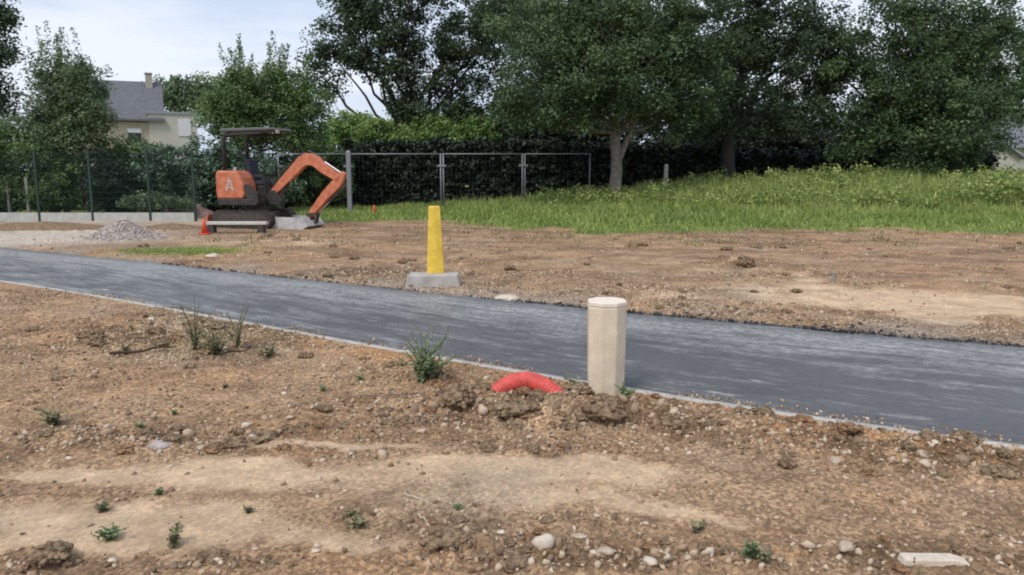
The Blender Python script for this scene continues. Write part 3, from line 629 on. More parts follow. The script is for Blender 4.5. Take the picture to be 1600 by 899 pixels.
MB().tube([(-.45, -.3, 1.5), (-.45, -.3, 1.66)], .05, 10).build('exhaust', M['steel'], ex)
sidep = MB().prism([(.03,.80),(.41,.80),(.41,.98),(.28,1.02),(.12,1.18),(.03,1.2)], -.6, -.5); sidep.build('side_panel', M['black'], ex, bevel=.01)
sidep = MB().prism([(-.1,.80),(.38,.80),(.34,1.22),(.1,1.3),(-.1,1.3)], .35, .6); sidep.build('side_console', M['black'], ex, bevel=.02)
st_ = MB(); st_.box((-.02, .26, 1.22), (.46, .5, .14)); st_.build('seat', M['navy'], ex, bevel=.04)
st_ = MB(); st_.box((-.26, .26, 1.58), (.13, .48, .62), Matrix.Rotation(R(-9), 3, 'Y')); st_.build('backrest', M['navy'], ex, bevel=.05)
st_ = MB(); st_.box((.02, .26, .98), (.46, .46, .34)); st_.build('seat_box', M['black'], ex, bevel=.02)
for s in (-.03, .53):
    a = MB(); a.box((.1, s, 1.42), (.36, .08, .06)); a.tube([(.26, s, 1.44), (.30, s, 1.66)], [.018, .012], 6); a.tube([(.295, s, 1.64), (.31, s, 1.73)], .026, 6); a.build('armrest', M['black'], ex)
lv = MB()
for s in (-.12, -.02, .08): lv.tube([(.36, s, .8), (.35, s, 1.2), (.30, s, 1.38)], .014, 6)
lv.build('lever', M['black'], ex)
for s in (-.53, .53):
    pt = MB().tube([(-.62, s, 1.45), (-.60, s, 2.4), (-.52, s, 2.56), (-.4, s, 2.60)], .055, 8); pt.build('canopy_post', M['black'], ex, smooth=True)
MB().tube([(-.6, -.53, 2.0), (-.6, .53, 2.0)], .022, 8).tube([(-.5, -.53, 2.52), (.55, -.53, 2.56)], .04, 8).tube([(-.5, .53, 2.52), (.55, .53, 2.56)], .04, 8).build('canopy_crossbar', M['black'], ex)
rfp = MB().prism([(-.66,2.60),(.78,2.63),(.84,2.66),(.78,2.70),(-.60,2.69),(-.70,2.64)], -.60, .60)
rfp.build('canopy_roof', mat('canopy_grey', (.10, .105, .11), .5, noise=.1), ex, bevel=.02)
MB().box((.86, -.2, 2.6), (.06, .13, .09)).build('work_light', M['white'], ex, bevel=.01)
# swing bracket and arm, laid out in the machine's own plane
b0 = E(428, 302); b1 = E(478, 250); b1b = E(484, 244); b2 = E(530, 279); k2 = E(484, 338)
MB().prism([(.32,.64),(b0[0]+.22,.60),(b0[0]+.28,.76),(b0[0]+.12,b0[1]+.07),(b0[0]-.08,b0[1]+.1),(.34,.84)], -.11, .11).build('swing_bracket', M['black'], ex, bevel=.015)
def arm(pts, wid, th, name, m_, par=None):
    """box-section arm along pts, deeper in the middle"""
    P = [Vector((p_[0], 0, p_[1])) for p_ in pts]; up_, dn_ = [], []
    for i, p_ in enumerate(P):
        tt = (P[min(i+1, len(P)-1)]-P[max(i-1, 0)]).normalized(); n_ = Vector((-tt.z, 0, tt.x))
        up_.append(p_+n_*th[i]/2); dn_.append(p_-n_*th[i]/2)
    pr = [(q.x, q.z) for q in up_] + [(q.x, q.z) for q in reversed(dn_)]
    return MB().prism(pr, -wid/2, wid/2).build(name, m_, par or ex, bevel=.012)
def lerp2(a, b_, t_): return (a[0]+(b_[0]-a[0])*t_, a[1]+(b_[1]-a[1])*t_)
kn = E(476, 250)
boom = arm([b0, lerp2(b0, kn, .25), lerp2(b0, kn, .5), lerp2(b0, kn, .8), E(473, 253), E(480, 249), E(489, 249.5), E(497, 254), lerp2(E(486,249), b2, .5), lerp2(E(486,249), b2, .8), b2], .19, [.17, .22, .25, .28, .30, .32, .32, .30, .27, .22, .16], 'boom', M['orange'])
def cyl(a, b_, name, y=0, r0=.045, f=.55, par=None):
    a = Vector((a[0], y, a[1])); b_ = Vector((b_[0], y, b_[1])); m_ = a.lerp(b_, f)
    o_ = MB().tube([a, m_], r0, 10).build(name, M['black'], par or ex, smooth=False)
    MB().tube([m_, b_], r0*.5, 8).build('rod', M['chrome'], o_)
    return o_
cyl((b0[0]+.12, b0[1]-.22), lerp2(b0, kn, .8), 'boom_cylinder', 0, .05, .55)
t0 = E(482, 236); t1 = E(538, 274)
cyl((t0[0], t0[1]+.0), t1, 'arm_cylinder', 0, .045, .45)
stick = arm([E(538,270), E(533,278), E(528,286), lerp2(b2, k2, .45), lerp2(b2, k2, .75), k2], .16, [.12, .22, .28, .24, .19, .14], 'dipper_arm', M['orange'])
c0 = E(541, 290); c1 = E(497, 333)
cyl(c0, c1, 'bucket_cylinder', 0, .04, .6)
lk = MB(); lk.bar((c1[0], .09, c1[1]), (k2[0]-.02, .09, k2[1]+.05), .035, .05); lk.bar((c1[0], -.09, c1[1]), (k2[0]-.02, -.09, k2[1]+.05), .035, .05)
bq = E(493, 350); lk.bar((c1[0], .06, c1[1]), (bq[0], .06, bq[1]), .035, .05); lk.bar((c1[0], -.06, c1[1]), (bq[0], -.06, bq[1]), .035, .05); lk.build('bucket_link', M['dirty_steel'], ex)
# bucket: curved back, two cheeks, opening turned towards the tracks
bk0 = E(418, 337); q0 = E(484, 339); q1 = E(493, 352); q2 = E(486, 364); q3 = E(462, 368); q4 = E(436, 366)
outer = [q0, q1, q2, q3, q4]; zmin = -.02
outer = [(a_, max(z_, .02)) for a_, z_ in outer]
def thickline(pts, th):
    P = [Vector((a_, 0, z_)) for a_, z_ in pts]; o1, o2 = [], []
    for i, p_ in enumerate(P):
        tt = (P[min(i+1, len(P)-1)]-P[max(i-1, 0)]).normalized(); n_ = Vector((-tt.z, 0, tt.x)); o1.append(p_); o2.append(p_-n_*th)
    return [(v_.x, v_.z) for v_ in o1]+[(v_.x, v_.z) for v_ in reversed(o2)]
bkt = MB().prism(thickline(outer, -.03), -.45, .45).build('bucket', M['steel'], ex)
for s in (-.45, .435):
    MB().prism([outer[0], outer[1], outer[2], outer[3], outer[4], (E(424, 352)[0], E(424, 350)[1]), (bk0[0], bk0[1])], s, s+.015).build('bucket_cheek', M['steel'], bkt)
MB().bar((outer[4][0]-.02, 0, outer[4][1]), (outer[4][0]-.12, 0, outer[4][1]+.02), .9, .025).build('cutting_edge', M['steel'], bkt)
MB().prism([(q0[0]-.06,q0[1]-.02),(q0[0]+.1,q0[1]-.08),(q0[0]+.06,q0[1]+.12),(q0[0]-.02,q0[1]+.12)], -.12, .12).build('bucket_bracket', M['dirty_steel'], bkt)
# hoses
hz_ = MB(); 
for s in (-.05, .05): hz_.tube([(b0[0]-.05, s, b0[1]+.12), (lerp2(b0,kn,.5)[0]-.14, s, lerp2(b0,kn,.5)[1]+.16), (kn[0]-.05, s, kn[1]+.22), (E(505,252)[0], s, E(505,252)[1]+.02)], .014, 6)
hz_.build('hose', M['black'], ex)

# ------------------------------------------------------------------ things on the site
def traffic_cone(px, py, h_, label, nearz=0):
    p0 = on(px, py); p0.z = gz(p0.x, p0.y); t_ = empty('traffic_cone', p0, label, 'cone', 'orange cones')
    pr = h_*.30
    MB().box(p0+Vector((0, 0, .012)), (h_*.62, h_*.62, .03)).build('base', M['cone'], t_, bevel=.008)
    MB().tube([p0+Vector((0, 0, .02)), p0+Vector((0, 0, h_*.62)), p0+Vector((0, 0, h_))], [h_*.22, h_*.11, h_*.06], 18).build('cone_body', M['cone'], t_, smooth=True)
    return t_
M['cone'] = mat('cone_plastic', (.62, .07, .03), .5, noise=.1)
traffic_cone(320, 366, .40, 'faded red traffic cone at the end of the pale plank')
traffic_cone(585, 341, .38, 'small orange cone in the grass between the two fence posts')
# pale plank on two blocks
pl = on(326, 364); pr_ = on(418, 364)
pk = MB(); pk.bar((pl.x, pl.y, .25), (pr_.x, pr_.y+.0, .25), .22, .07)
tag(pk.build('plank', mat('pale_timber', (.55, .53, .48), .85, noise=.1, nscale=4), None, bevel=.005, origin=(pl.x, pl.y, 0)), 'long pale plank raised on two blocks in front of the excavator tracks', 'plank')
for q, lb in ((.06, 'timber block under the cone end of the pale plank'), (.9, 'timber block under the bucket end of the pale plank')):
    c = pl.lerp(pr_, q); zz = gz(c.x, c.y)
    tag(MB().box((c.x, c.y, (zz+.213)/2-.01), (.16, .24, .213-zz+.02)).build('timber_block', M['dirty_steel'], None, bevel=.005, origin=(c.x, c.y, 0)), lb, 'block', 'blocks carrying the plank')
# cream bollard
bp0 = on(946, 613, .0); bz = gz(bp0.x, bp0.y)
M['cream'] = mat('cream_plastic', (.62, .52, .39), .75, noise=.1, nscale=7, col2=(.71, .62, .48), bump=.002, bscale=60)
M['cream_top'] = mat('cream_top', (.72, .64, .54), .7, noise=.05, nscale=4)
bo = empty('bollard', (bp0.x, bp0.y, 0), 'thick cream octagonal bollard beside the path, right of the red pipe', 'bollard')
kd = bp0.y/FP; hb_ = at(946, 470, bp0.y+.0).z; rb = 31.5*kd
def ring(r_, z, n=8, ph=R(22.5)): return [Vector((bp0.x+r_*math.cos(ph+2*math.pi*k/n), bp0.y+r_*math.sin(ph+2*math.pi*k/n), z)) for k in range(n)]
def stack(rings, n=8):
    m_ = MB()
    for rr, z in rings: m_.v += ring(rr, z, n)
    for i in range(len(rings)-1):
        for k in range(n): m_.f.append([i*n+k, i*n+(k+1) % n, (i+1)*n+(k+1) % n, (i+1)*n+k])
    m_.f.append(list(reversed(range(n)))); m_.f.append([(len(rings)-1)*n+k for k in range(n)]); return m_
stack([(rb*.96, -.12), (rb, .3), (rb*1.03, hb_-.03)]).build('body', M['cream'], bo, bevel=.01)
stack([(rb*1.03, hb_-.03), (rb*1.03, hb_-.004), (rb*1.0, hb_+.006)]).build('cap', M['cream_top'], bo, bevel=.006)
# yellow marker post on a concrete footing
yp = on(681, 443, 0.0); yk = yp.y/FP; yt = at(679, 322, yp.y).z
M['yellow'] = mat('yellow_plastic', (.70, .45, .045), .5, noise=.1, nscale=9, col2=(.80, .57, .08))
ym = empty('marker_post', (yp.x, yp.y, 0), 'tall yellow marker post on a grey concrete footing across the path', 'post')
w0, w1_ = 28*yk, 18*yk
pm = MB(); b_ = 0
prof = lambda ww, z: [Vector((yp.x+sx*ww/2+(z-.1)*-.006, yp.y+sy*ww*.24, z)) for sx, sy in ((-1,-.6),(-.2,-1),(.2,-1),(1,-.6),(1,.5),(-1,.5))]
pm.v = prof(w0, .02)+prof(w1_, yt-.02)+prof(w1_*.86, yt+.0); n = 6
for i in range(2):
    for k in range(n): pm.f.append([i*n+k, i*n+(k+1) % n, (i+1)*n+(k+1) % n, (i+1)*n+k])
pm.f.append(list(reversed(range(n)))); pm.f.append([2*n+k for k in range(n)])
pm.build('post', M['yellow'], ym, bevel=.006)
fc = on(681, 459, 0)
fo = MB(); fo.box((yp.x-.02, yp.y-.09, .03), (.80, .44, .24), taper=.86); fo.build('footing', mat('footing_concrete', (.38, .355, .33), .9, noise=.2, nscale=6, bump=.006), ym, bevel=.012)
# red corrugated conduit arching out of the soil
cw = on(828, 606, 0.02); ck = cw.y/FP
M['red_pipe'] = mat('red_conduit', (.58, .075, .06), .6, noise=.3, nscale=14)
pts = []; rad = []
nseg = 96
for i in range(nseg+1):
    t_ = i/nseg; x = cw.x + (-52+104*t_)*ck; z = -.045 + .145*math.sin(math.pi*(.04+.92*t_))**.7 - .05*t_; y = cw.y - .03 - .10*t_ + .06*math.sin(math.pi*t_)
    pts.append((x, y, z)); rad.append(.066 + .0022*math.sin(i*1.57))
red = MB().tube(pts, rad, 16).build('conduit', M['red_pipe'], None, smooth=True, origin=(cw.x, cw.y, 0)); tag(red, 'red corrugated plastic pipe arching out of the soil left of the bollard', 'pipe')
# second short stub: thin white stake in the far dirt
sp = on(1301, 442); tag(MB().box((sp.x, sp.y, .07), (.035, .035, .2)).build('stake', M['wood_grey'], None, origin=sp, bevel=.003), 'short pale peg standing in the bare soil beyond the path', 'stake')

# ------------------------------------------------------------------ stones, clods, sticks
import bmesh
def ico(sub=1):
    bm = bmesh.new(); bmesh.ops.create_icosphere(bm, subdivisions=sub, radius=1); bm.verts.ensure_lookup_table()
    V = np.array([v.co[:] for v in bm.verts]); F = np.array([[v.index for v in f.verts] for f in bm.faces]); bm.free(); return V, F
I1 = ico(1); I2 = ico(2)
def lump(sub=3, rough_=.35, seed=0, sq=(1, 1, .7), fr_=1.4, facet=0):
    V, F = ico(sub); out_ = []
    for v in V:
        p_ = Vector(v); n_ = mnoise.fractal(p_*fr_+Vector((seed*3.7, 1.3, 2.2)), .6, 2.1, 4)
        p_ = p_*(1+rough_*n_)
        out_.append((p_.x*sq[0], p_.y*sq[1], p_.z*sq[2]))
    return np.array(out_), F
def stuff_stones(name, P, S, mat_, colsel=None):
    n = len(P); V0, F0 = I1; k = len(V0)
    Q = rng.normal(size=(n, 3, 3)); Q, _ = np.linalg.qr(Q)
    sc_ = S[:, None]*np.stack([.7+.7*rng.random(n), .7+.7*rng.random(n), .45+.5*rng.random(n)], 1)
    base = V0[None]*(1+.28*rng.normal(size=(n, k, 1)))
    V = np.einsum('nij,nkj->nki', Q*sc_[:, None, :], base) + P[:, None, :]
    F = (F0[None]+np.arange(n)[:, None, None]*k).reshape(-1, 3)
    T = np.repeat(rng.random(n), k)
    return np_obj(name, V.reshape(-1, 3), F, mat_, attrs={'tint': T})
def stone_mat(name, els):
    m = bpy.data.materials.new(name); m.use_nodes = True; t_ = m.node_tree; b_ = t_.nodes['Principled BSDF']; b_.inputs['Roughness'].default_value = .92
    a_ = t_.nodes.new('ShaderNodeAttribute'); a_.attribute_name = 'tint'; r = t_.nodes.new('ShaderNodeValToRGB')
    while len(r.color_ramp.elements) < len(els): r.color_ramp.elements.new(.5)
    for e_, (p_, c) in zip(r.color_ramp.elements, els): e_.position = p_; e_.color = (*c, 1)
    t_.links.new(a_.outputs['Fac'], r.inputs[0]); t_.links.new(r.outputs[0], b_.inputs['Base Color']); return m
M['crumbs'] = stone_mat('soil_crumbs', [(0, (.12, .078, .048)), (.45, (.30, .21, .135)), (.8, (.44, .33, .22)), (.95, (.52, .43, .33)), (1, (.54, .45, .35))])
def scatter(n, x0, x1, y0, y1, wfun):
    x = x0+(x1-x0)*rng.random(n); y = y0+(y1-y0)*rng.random(n); z, s_a, r_a, dn_, df_ = terrain(x, y)
    ok = (rng.random(n) < wfun(x, y, s_a, r_a)) & ((dn_ > .03) | (df_ > .02))
    return x[ok], y[ok], z[ok], r_a[ok]
x, y, z, ra = scatter(230000, -6.5, 5.5, 2.5, 12, lambda x, y, s, r: np.clip(r-.12, .08, .9)*.85*(1-.7*s)*sstep(.32,.6,fbm(x,y,.45,3,201)+.14))
S = .005+.012*rng.random(len(x))**2.5 + .022*(rng.random(len(x)) < .07)*rng.random(len(x))*ra
tag(stuff_stones('soil_crumbs', np.stack([x, y, z+S*.2], 1), S, M['crumbs']), 'brown soil crumbs and grit strewn over the near bare ground', 'soil crumbs', kind='stuff')
x, y, z, ra = scatter(70000, -11, 14, 7, 23, lambda x, y, s, r: np.clip(r-.2, .02, .9)*.6*sstep(.35,.6,fbm(x,y,.8,3,205)+.1)*(y > y_far(x))*(y < grass_edge(x)))
S = .010+.022*rng.random(len(x))**3
tag(stuff_stones('soil_crumbs', np.stack([x, y, z+S*.2], 1), S, M['crumbs']), 'brown soil crumbs and small stones strewn beyond the path', 'soil crumbs', kind='stuff')

M['tarbits'] = stone_mat('tar_crumbs', [(0, (.018, .018, .02)), (.7, (.05, .05, .055)), (1, (.16, .15, .14))])
n_ = 5000; x = -6+13*rng.random(n_); y = y_far(x) + np.abs(rng.normal(size=n_))*.10*(.6+1.6*fbm(x, x*0, .6, 3, 301)); k_ = rng.random(n_) < sstep(.3, .6, fbm(x, x*0+5, .5, 3, 303)+.1)*(.3+.7*sstep(-1, 1.5, x)); x, y = x[k_], y[k_]
S = .006+.02*rng.random(len(x))**3; z = np.maximum(terrain(x, y)[0], np.where(y < y_far(x)+.06, .0, -1))
tag(stuff_stones('tarmac_crumbs', np.stack([x, y, z+S*.3], 1), S, M['tarbits']), 'black tarmac crumbs spilled along the far edge of the path', 'tarmac crumbs', kind='stuff')
n_ = 2600; x = -5.5+11*rng.random(n_); y = y_near(x) + .0 + np.abs(rng.normal(size=n_))*.10; k_ = rng.random(n_) < sstep(.45, .7, fbm(x, x*0, .4, 3, 311)+.08); x, y = x[k_], y[k_]; S = .003+.010*rng.random(len(x))**2
tag(stuff_stones('soil_crumbs', np.stack([x, y, .003+S*.3], 1), S, M['crumbs']), 'soil crumbs fallen on the near side of the tarmac', 'soil crumbs', kind='stuff')
M['stone'] = mat('pale_stone', (.44, .36, .27), .9, noise=.25, nscale=30, bump=.003, bscale=90)
M['stone_white'] = mat('white_stone', (.56, .485, .39), .85, noise=.15, nscale=25, bump=.003, bscale=80)
M['stone_grey'] = mat('mauve_stone', (.40, .345, .32), .9, noise=.2, nscale=25)
M['stone_buff'] = mat('buff_stone', (.36, .27, .18), .92, noise=.25, nscale=30, bump=.003, bscale=90)
M['clod'] = mat('clod', (.13, .085, .05), .97, col2=(.33, .235, .15), noise=.3, nscale=22, bump=.012, bscale=60, spec=.15)
M['clod_olive'] = mat('clod_olive', (.15, .105, .062), .97, col2=(.36, .27, .175), noise=.3, nscale=20, bump=.012, bscale=60, spec=.15)
stone_me = []; 
for s in range(6):
    V, F = lump(2, .5, s, (1, .75, .42), 1.3); stone_me.append((V, F))
clod_me = []
for s in range(6):
    V, F = lump(4, .4, s+20, (.85, .7, .48), 1.6); VV = [V]; FF_ = [F]; nn = len(V)
    for k in range(46):
        a_ = random.uniform(0, 6.28); el = random.uniform(-.5, 1.3); q_ = np.array([math.cos(a_)*math.cos(el)*.85, math.sin(a_)*math.cos(el)*.7, math.sin(el)*.45])*random.uniform(.75, 1.2)
        v_, f_ = lump(1, .6, random.random()*90, (1, .85, .75), 1.2); v_ = v_*random.uniform(.07, .26)+q_; VV.append(v_); FF_.append(f_+nn); nn += len(v_)
    clod_me.append((np.concatenate(VV), np.concatenate(FF_)))
def drop(kind, px, py, wpx, m_, label, cat, group, name, k=None, hz=1.0, sink=.25, rz=None):
    p_ = on(px, py); p_.z = gz(p_.x, p_.y); s = wpx/2*p_.y/FP
    V, F = (stone_me if kind == 's' else clod_me)[random.randrange(6) if k is None else k]
    a_ = random.uniform(0, 6.28) if rz is None else rz; c_, s_2 = math.cos(a_), math.sin(a_)
    Rm = np.array([[c_, -s_2, 0], [s_2, c_, 0], [0, 0, 1]]); W_ = (V*s*np.array([1, 1, hz]))@Rm.T
    hh = W_[:, 2].max()*.8; W_[:, 2] += hh*(1-2*sink)
    o_ = np_obj(name, W_+np.array(p_[:]), F, m_, smooth=(kind == 'c'), origin=p_)
    return tag(o_, label, cat, group)
# named stones
drop('s', 850, 868, 34, M['stone_white'], 'upright white pointed stone at the bottom of the photo', 'stone', None, 'stone', 1, 2.0, .2, 0)
o = MB(); c = on(1458, 886); kk = c.y/FP; zz = gz(c.x, c.y)
o.prism([(-54*kk,0),(50*kk,-.006),(54*kk,.02),(30*kk,.036),(-50*kk,.03)], -.03, .035, Matrix.Translation((c.x, c.y, zz-.005)) @ Matrix.Rotation(R(-5), 4, 'Z'))
tag(o.build('concrete_offcut', M['stone_white'], None, bevel=.005, origin=(c.x, c.y, zz)), 'long flat white slab fragment near the bottom right corner', 'slab fragment')
drop('s', 250, 703, 38, M['stone_grey'], 'flat mauve-grey stone left of the pale sand', 'stone', None, 'stone', 2, .8, .3, 0)
drop('s', 315, 704, 20, M['stone'], 'small buff stone just right of the flat mauve one', 'stone', None, 'stone')
drop('s', 108, 720, 12, M['stone_white'], 'tiny white stone below the round tuft at left', 'stone', None, 'stone')
drop('s', 395, 692, 14, M['stone'], 'small pale stone in the dark soil strip by the sand', 'stone', None, 'stone')
drop('s', 948, 864, 32, M['stone'], 'flat buff stone right of the upright white one', 'stone', None, 'stone', 3, .6, .3, 0)
drop('s', 905, 842, 28, M['stone'], 'flat pale stone above right of the upright white one', 'stone', None, 'stone', 4, .5, .3, 0)
drop('s', 1105, 865, 24, M['stone_white'], 'flat white stone left of the pale green sprig', 'stone', None, 'stone', 5, .6, .3, 0)
drop('s', 1015, 890, 26, M['stone_white'], 'white stone cut by the bottom edge, right of centre', 'stone', None, 'stone')
drop('s', 1320, 872, 34, M['stone'], 'buff stone left of the long white slab', 'stone', None, 'stone')
drop('s', 1305, 722, 26, M['stone'], 'pale stone in the soil ridge below the path edge', 'stone', None, 'stone')
drop('s', 1440, 720, 22, M['stone'], 'pale stone in the soil ridge near the two big clods', 'stone', None, 'stone')
drop('s', 332, 403, 20, M['stone_white'], 'small white stone beside the grass patch beyond the path', 'stone', None, 'stone')
drop('s', 795, 465, 44, M['stone_white'], 'flat whitish rubble piece right of the yellow post footing', 'stone', None, 'stone', 3, .5, .3, 0)
drop('s', 322, 487, 34, M['stone'], 'straw-coloured stone on the path edge by the weeds', 'stone', None, 'stone', 2, .6, .3, 0)
random.seed(21)
for i in range(80):
    while True:
        px, py = random.uniform(20, 1590), random.uniform(600, 890)
        q = on(px, py); _, sa, ra_, dn_, _ = terrain(np.array([q.x]), np.array([q.y]))
        if dn_[0] > .12 and random.random() < ra_[0]*1.1 - .15: break
    drop('s', px, py, random.uniform(6, 17), random.choice([M['stone'], M['stone_buff'], M['stone_buff'], M['stone_buff'], M['stone_buff'], M['stone_white']]), 'small loose stone lying in the disturbed near soil', 'stone', 'small stones strewn over the near soil', 'stone')
# clods
M['clod_red'] = mat('clod_red', (.15, .085, .045), .97, col2=(.40, .25, .14), noise=.3, nscale=22, bump=.012, bscale=60, spec=.15)
for px, py, wpx, hz_c, m_, lb in [(1320,688,46,.6,'clod_red','orange-brown clod beside the path edge halfway to the right'),(1255,662,36,.6,'clod_red','small orange-brown clod touching the path edge'),(1110,640,40,.5,'clod_red','reddish clod on the path edge right of the bollard'),(680,602,40,.6,'clod_red','reddish clod at the foot of the green weed'),(716,648,62,1.0,'clod','dark grassy clod under the green weed'),(800,656,70,.7,'clod_olive','pale olive clod below the red pipe'),(728,610,44,.7,'clod_olive','clod left of the red pipe beneath its end'),
      (905,616,56,.5,'clod_olive','sloping clod at the left foot of the bollard'),(940,662,80,.8,'clod','broad dark clod below the bollard'),(870,640,50,.8,'clod','clod between the red pipe and the broad dark clod'),
      (640,664,56,.6,'clod','flat clod left of the dark grassy one'),(1505,694,50,.9,'clod','rounded clod overhanging the path edge at right'),(1452,688,44,.6,'clod_olive','flatter clod overhanging the path edge at right'),
      (1590,738,50,1,'clod','dark clod cut by the right edge'),(1190,652,44,.7,'clod','clod by the path edge right of the bollard'),(1050,668,54,.7,'clod','clod on the ridge right of the bollard'),
      (700,858,80,.6,'clod','reddish dark clod in the hollow at the bottom'),(800,884,70,.6,'clod','dark clod left of the upright white stone'),(85,885,70,.7,'clod','dark crumbly clod near the bottom left corner'),(330,884,60,.5,'clod','low crumbly clod at the bottom left of centre'),
      (412,690,46,.7,'clod_olive','olive clod at the end of the dark soil strip'),(365,698,50,.5,'clod','flat clod in the dark soil strip'),(1165,418,34,1.1,'clod','dark clod alone in the far bare soil'),(1560,742,60,.6,'clod_olive','olive clod near the right edge')]:
    drop('c', px, py, wpx, M[m_], lb, 'clod', None, 'soil_clod', None, hz_c, .32)
random.seed(5)
for i in range(170):
    while True:
        px, py = random.uniform(10, 1595), random.uniform(500, 893)
        q = on(px, py); _, sa, ra_, dn_, _ = terrain(np.array([q.x]), np.array([q.y]))
        if dn_[0] > .1 and random.random() < ra_[0]*1.2 - .35: break
    drop('c', px, py, random.uniform(12, 34), M[random.choice(['clod', 'clod_olive', 'clod_red'])], 'crumbly brown clod in the churned near soil', 'clod', 'small clods in the near soil', 'soil_clod', None, .8, .3)
for i in range(60):
    while True:
        px, py = random.uniform(180, 1595), random.uniform(368, 540)
        q = on(px, py); _, sa, ra_, _, df_ = terrain(np.array([q.x]), np.array([q.y]))
        if df_[0] > .15 and random.random() < ra_[0]*1.1 - .2: break
    drop('c', px, py, random.uniform(8, 22), M[random.choice(['clod', 'clod_olive'])], 'crumbly brown clod in the soil beyond the path', 'clod', 'small clods beyond the path', 'soil_clod', None, .7, .3)
# twigs
M['twig'] = mat('twig', (.05, .03, .02), .9, noise=.3); M['straw'] = mat('straw', (.5, .42, .3), .9)
def stick(px0, py0, px1, py1, r_, m_, label):
    a = on(px0, py0); b_ = on(px1, py1); pts = []
    for i in range(7):
        q = a.lerp(b_, i/6); q.z = gz(q.x, q.y)+r_*1.1+.012+random.uniform(0, .012); pts.append(q)
    o_ = MB().tube(pts, [r_*(1-.6*i/6) for i in range(7)], 6)
    tag(o_.build('stick', m_, None, smooth=True, origin=a), label, 'stick', 'sticks and straws on the soil')
stick(172, 560, 272, 554, .016, M['twig'], 'long dark stick lying left of the dry weeds')
stick(345, 563, 395, 553, .010, M['twig'], 'short dark stick under the dry weeds')
stick(632, 782, 672, 798, .004, M['straw'], 'pale straw on the sand near the centre')
stick(655, 822, 672, 836, .004, M['straw'], 'short pale straw below the longer one')
# gravel heap
gh = on(158, 379); gr_ = 52*gh.y/FP
V0, F0 = lump(5, .12, 3, (1, .8, 1), 1.2); V0 = V0.copy(); rr_ = np.hypot(V0[:, 0], V0[:, 1]); 
n = 90; uu = np.linspace(-1.35, 1.35, n); GX, GY_ = np.meshgrid(uu, uu); rr_ = np.hypot(GX, GY_)
hz0 = np.clip(1-rr_/1.25, 0, 1)**1.15*(1+.35*(fbm(GX*1.0, GY_*1.0, .5, 4, 3)-.5)) + .05*(fbm(GX, GY_, .08, 3, 9)-.5)*(rr_ < 1.2)
px_h = (gh.y)/FP; wx = gh.x + GX.ravel()*gr_*1.12; wy = gh.y+1.1 + GY_.ravel()*gr_*.95; wz = terrain(wx, wy, False)[0] - .03 + hz0.ravel()*.46
ii = np.arange(n*n).reshape(n, n); FF = np.stack([ii[:-1, :-1], ii[:-1, 1:], ii[1:, 1:], ii[1:, :-1]], -1).reshape(-1, 4)
M['gravel'] = mat('gravel', (.31, .27, .24), .95, col2=(.46, .405, .36), noise=.1, nscale=9, bump=.05, bscale=20)
hp = empty('gravel_heap', (gh.x, gh.y+1.1, 0), 'low heap of pale grey gravel in front of the mesh fence', 'heap')
np_obj('heap_core', np.stack([wx, wy, wz], 1), FF, M['gravel'], hp, smooth=True)
sel = rng.integers(0, n*n, 4500); sel = sel[hz0.ravel()[sel] > .03]
Sg = .012+.022*rng.random(len(sel))**2
M['pebbles'] = stone_mat('pebbles', [(0, (.26, .225, .20)), (.5, (.40, .35, .31)), (1, (.52, .465, .42))])
gs_ = stuff_stones('gravel', np.stack([wx[sel]+.02*rng.normal(size=len(sel)), wy[sel]+.02*rng.normal(size=len(sel)), wz[sel]+.005], 1), Sg, M['pebbles'])
gs_.parent = hp; gs_.matrix_parent_inverse = Matrix.Translation(-Vector((gh.x, gh.y+1.1, 0))); gs_['kind'] = 'stuff'
# soil banks by the fence (left) and reddish mound behind it
def mound(cx, cy, rx, ry, h_, m_, label, name='soil_mound', cat='mound', seed=1):
    n = 60; uu = np.linspace(-1, 1, n); GX, GY_ = np.meshgrid(uu, uu); rr_ = np.hypot(GX, GY_)
    hh = np.clip(1-rr_, 0, 1)**.8*(1+.5*(fbm(GX, GY_, .4, 4, seed)-.5)) + .09*(fbm(GX, GY_, .12, 3, seed+3)-.5)*(rr_ < .97)
    wx = cx+GX.ravel()*rx; wy = cy+GY_.ravel()*ry; wz = terrain(wx, wy, False)[0]-.02+hh.ravel()*h_
    ii = np.arange(n*n).reshape(n, n); FF = np.stack([ii[:-1, :-1], ii[:-1, 1:], ii[1:, 1:], ii[1:, :-1]], -1).reshape(-1, 4)
    return tag(np_obj(name, np.stack([wx, wy, wz], 1), FF, m_, None, smooth=True, origin=(cx, cy, 0)), label, cat)
q = on(30, 362); mound(q.x, q.y+1.0, 2.6, .8, .22, M['clod'], 'low brown soil bank at the foot of the plinth, far left', seed=4)
q = on(250, 362); mound(q.x, q.y+.8, 1.5, .5, .16, M['clod'], 'low brown soil bank between the gravel heap and the cone', seed=8)
M['redsoil'] = mat('red_soil', (.12, .07, .06), .95, col2=(.27, .17, .15), noise=.2, nscale=4)
mound((285-CX)/FP*25.6, 25.9, 1.2, .7, .62, M['redsoil'], 'reddish soil mound behind the mesh fence', seed=12)

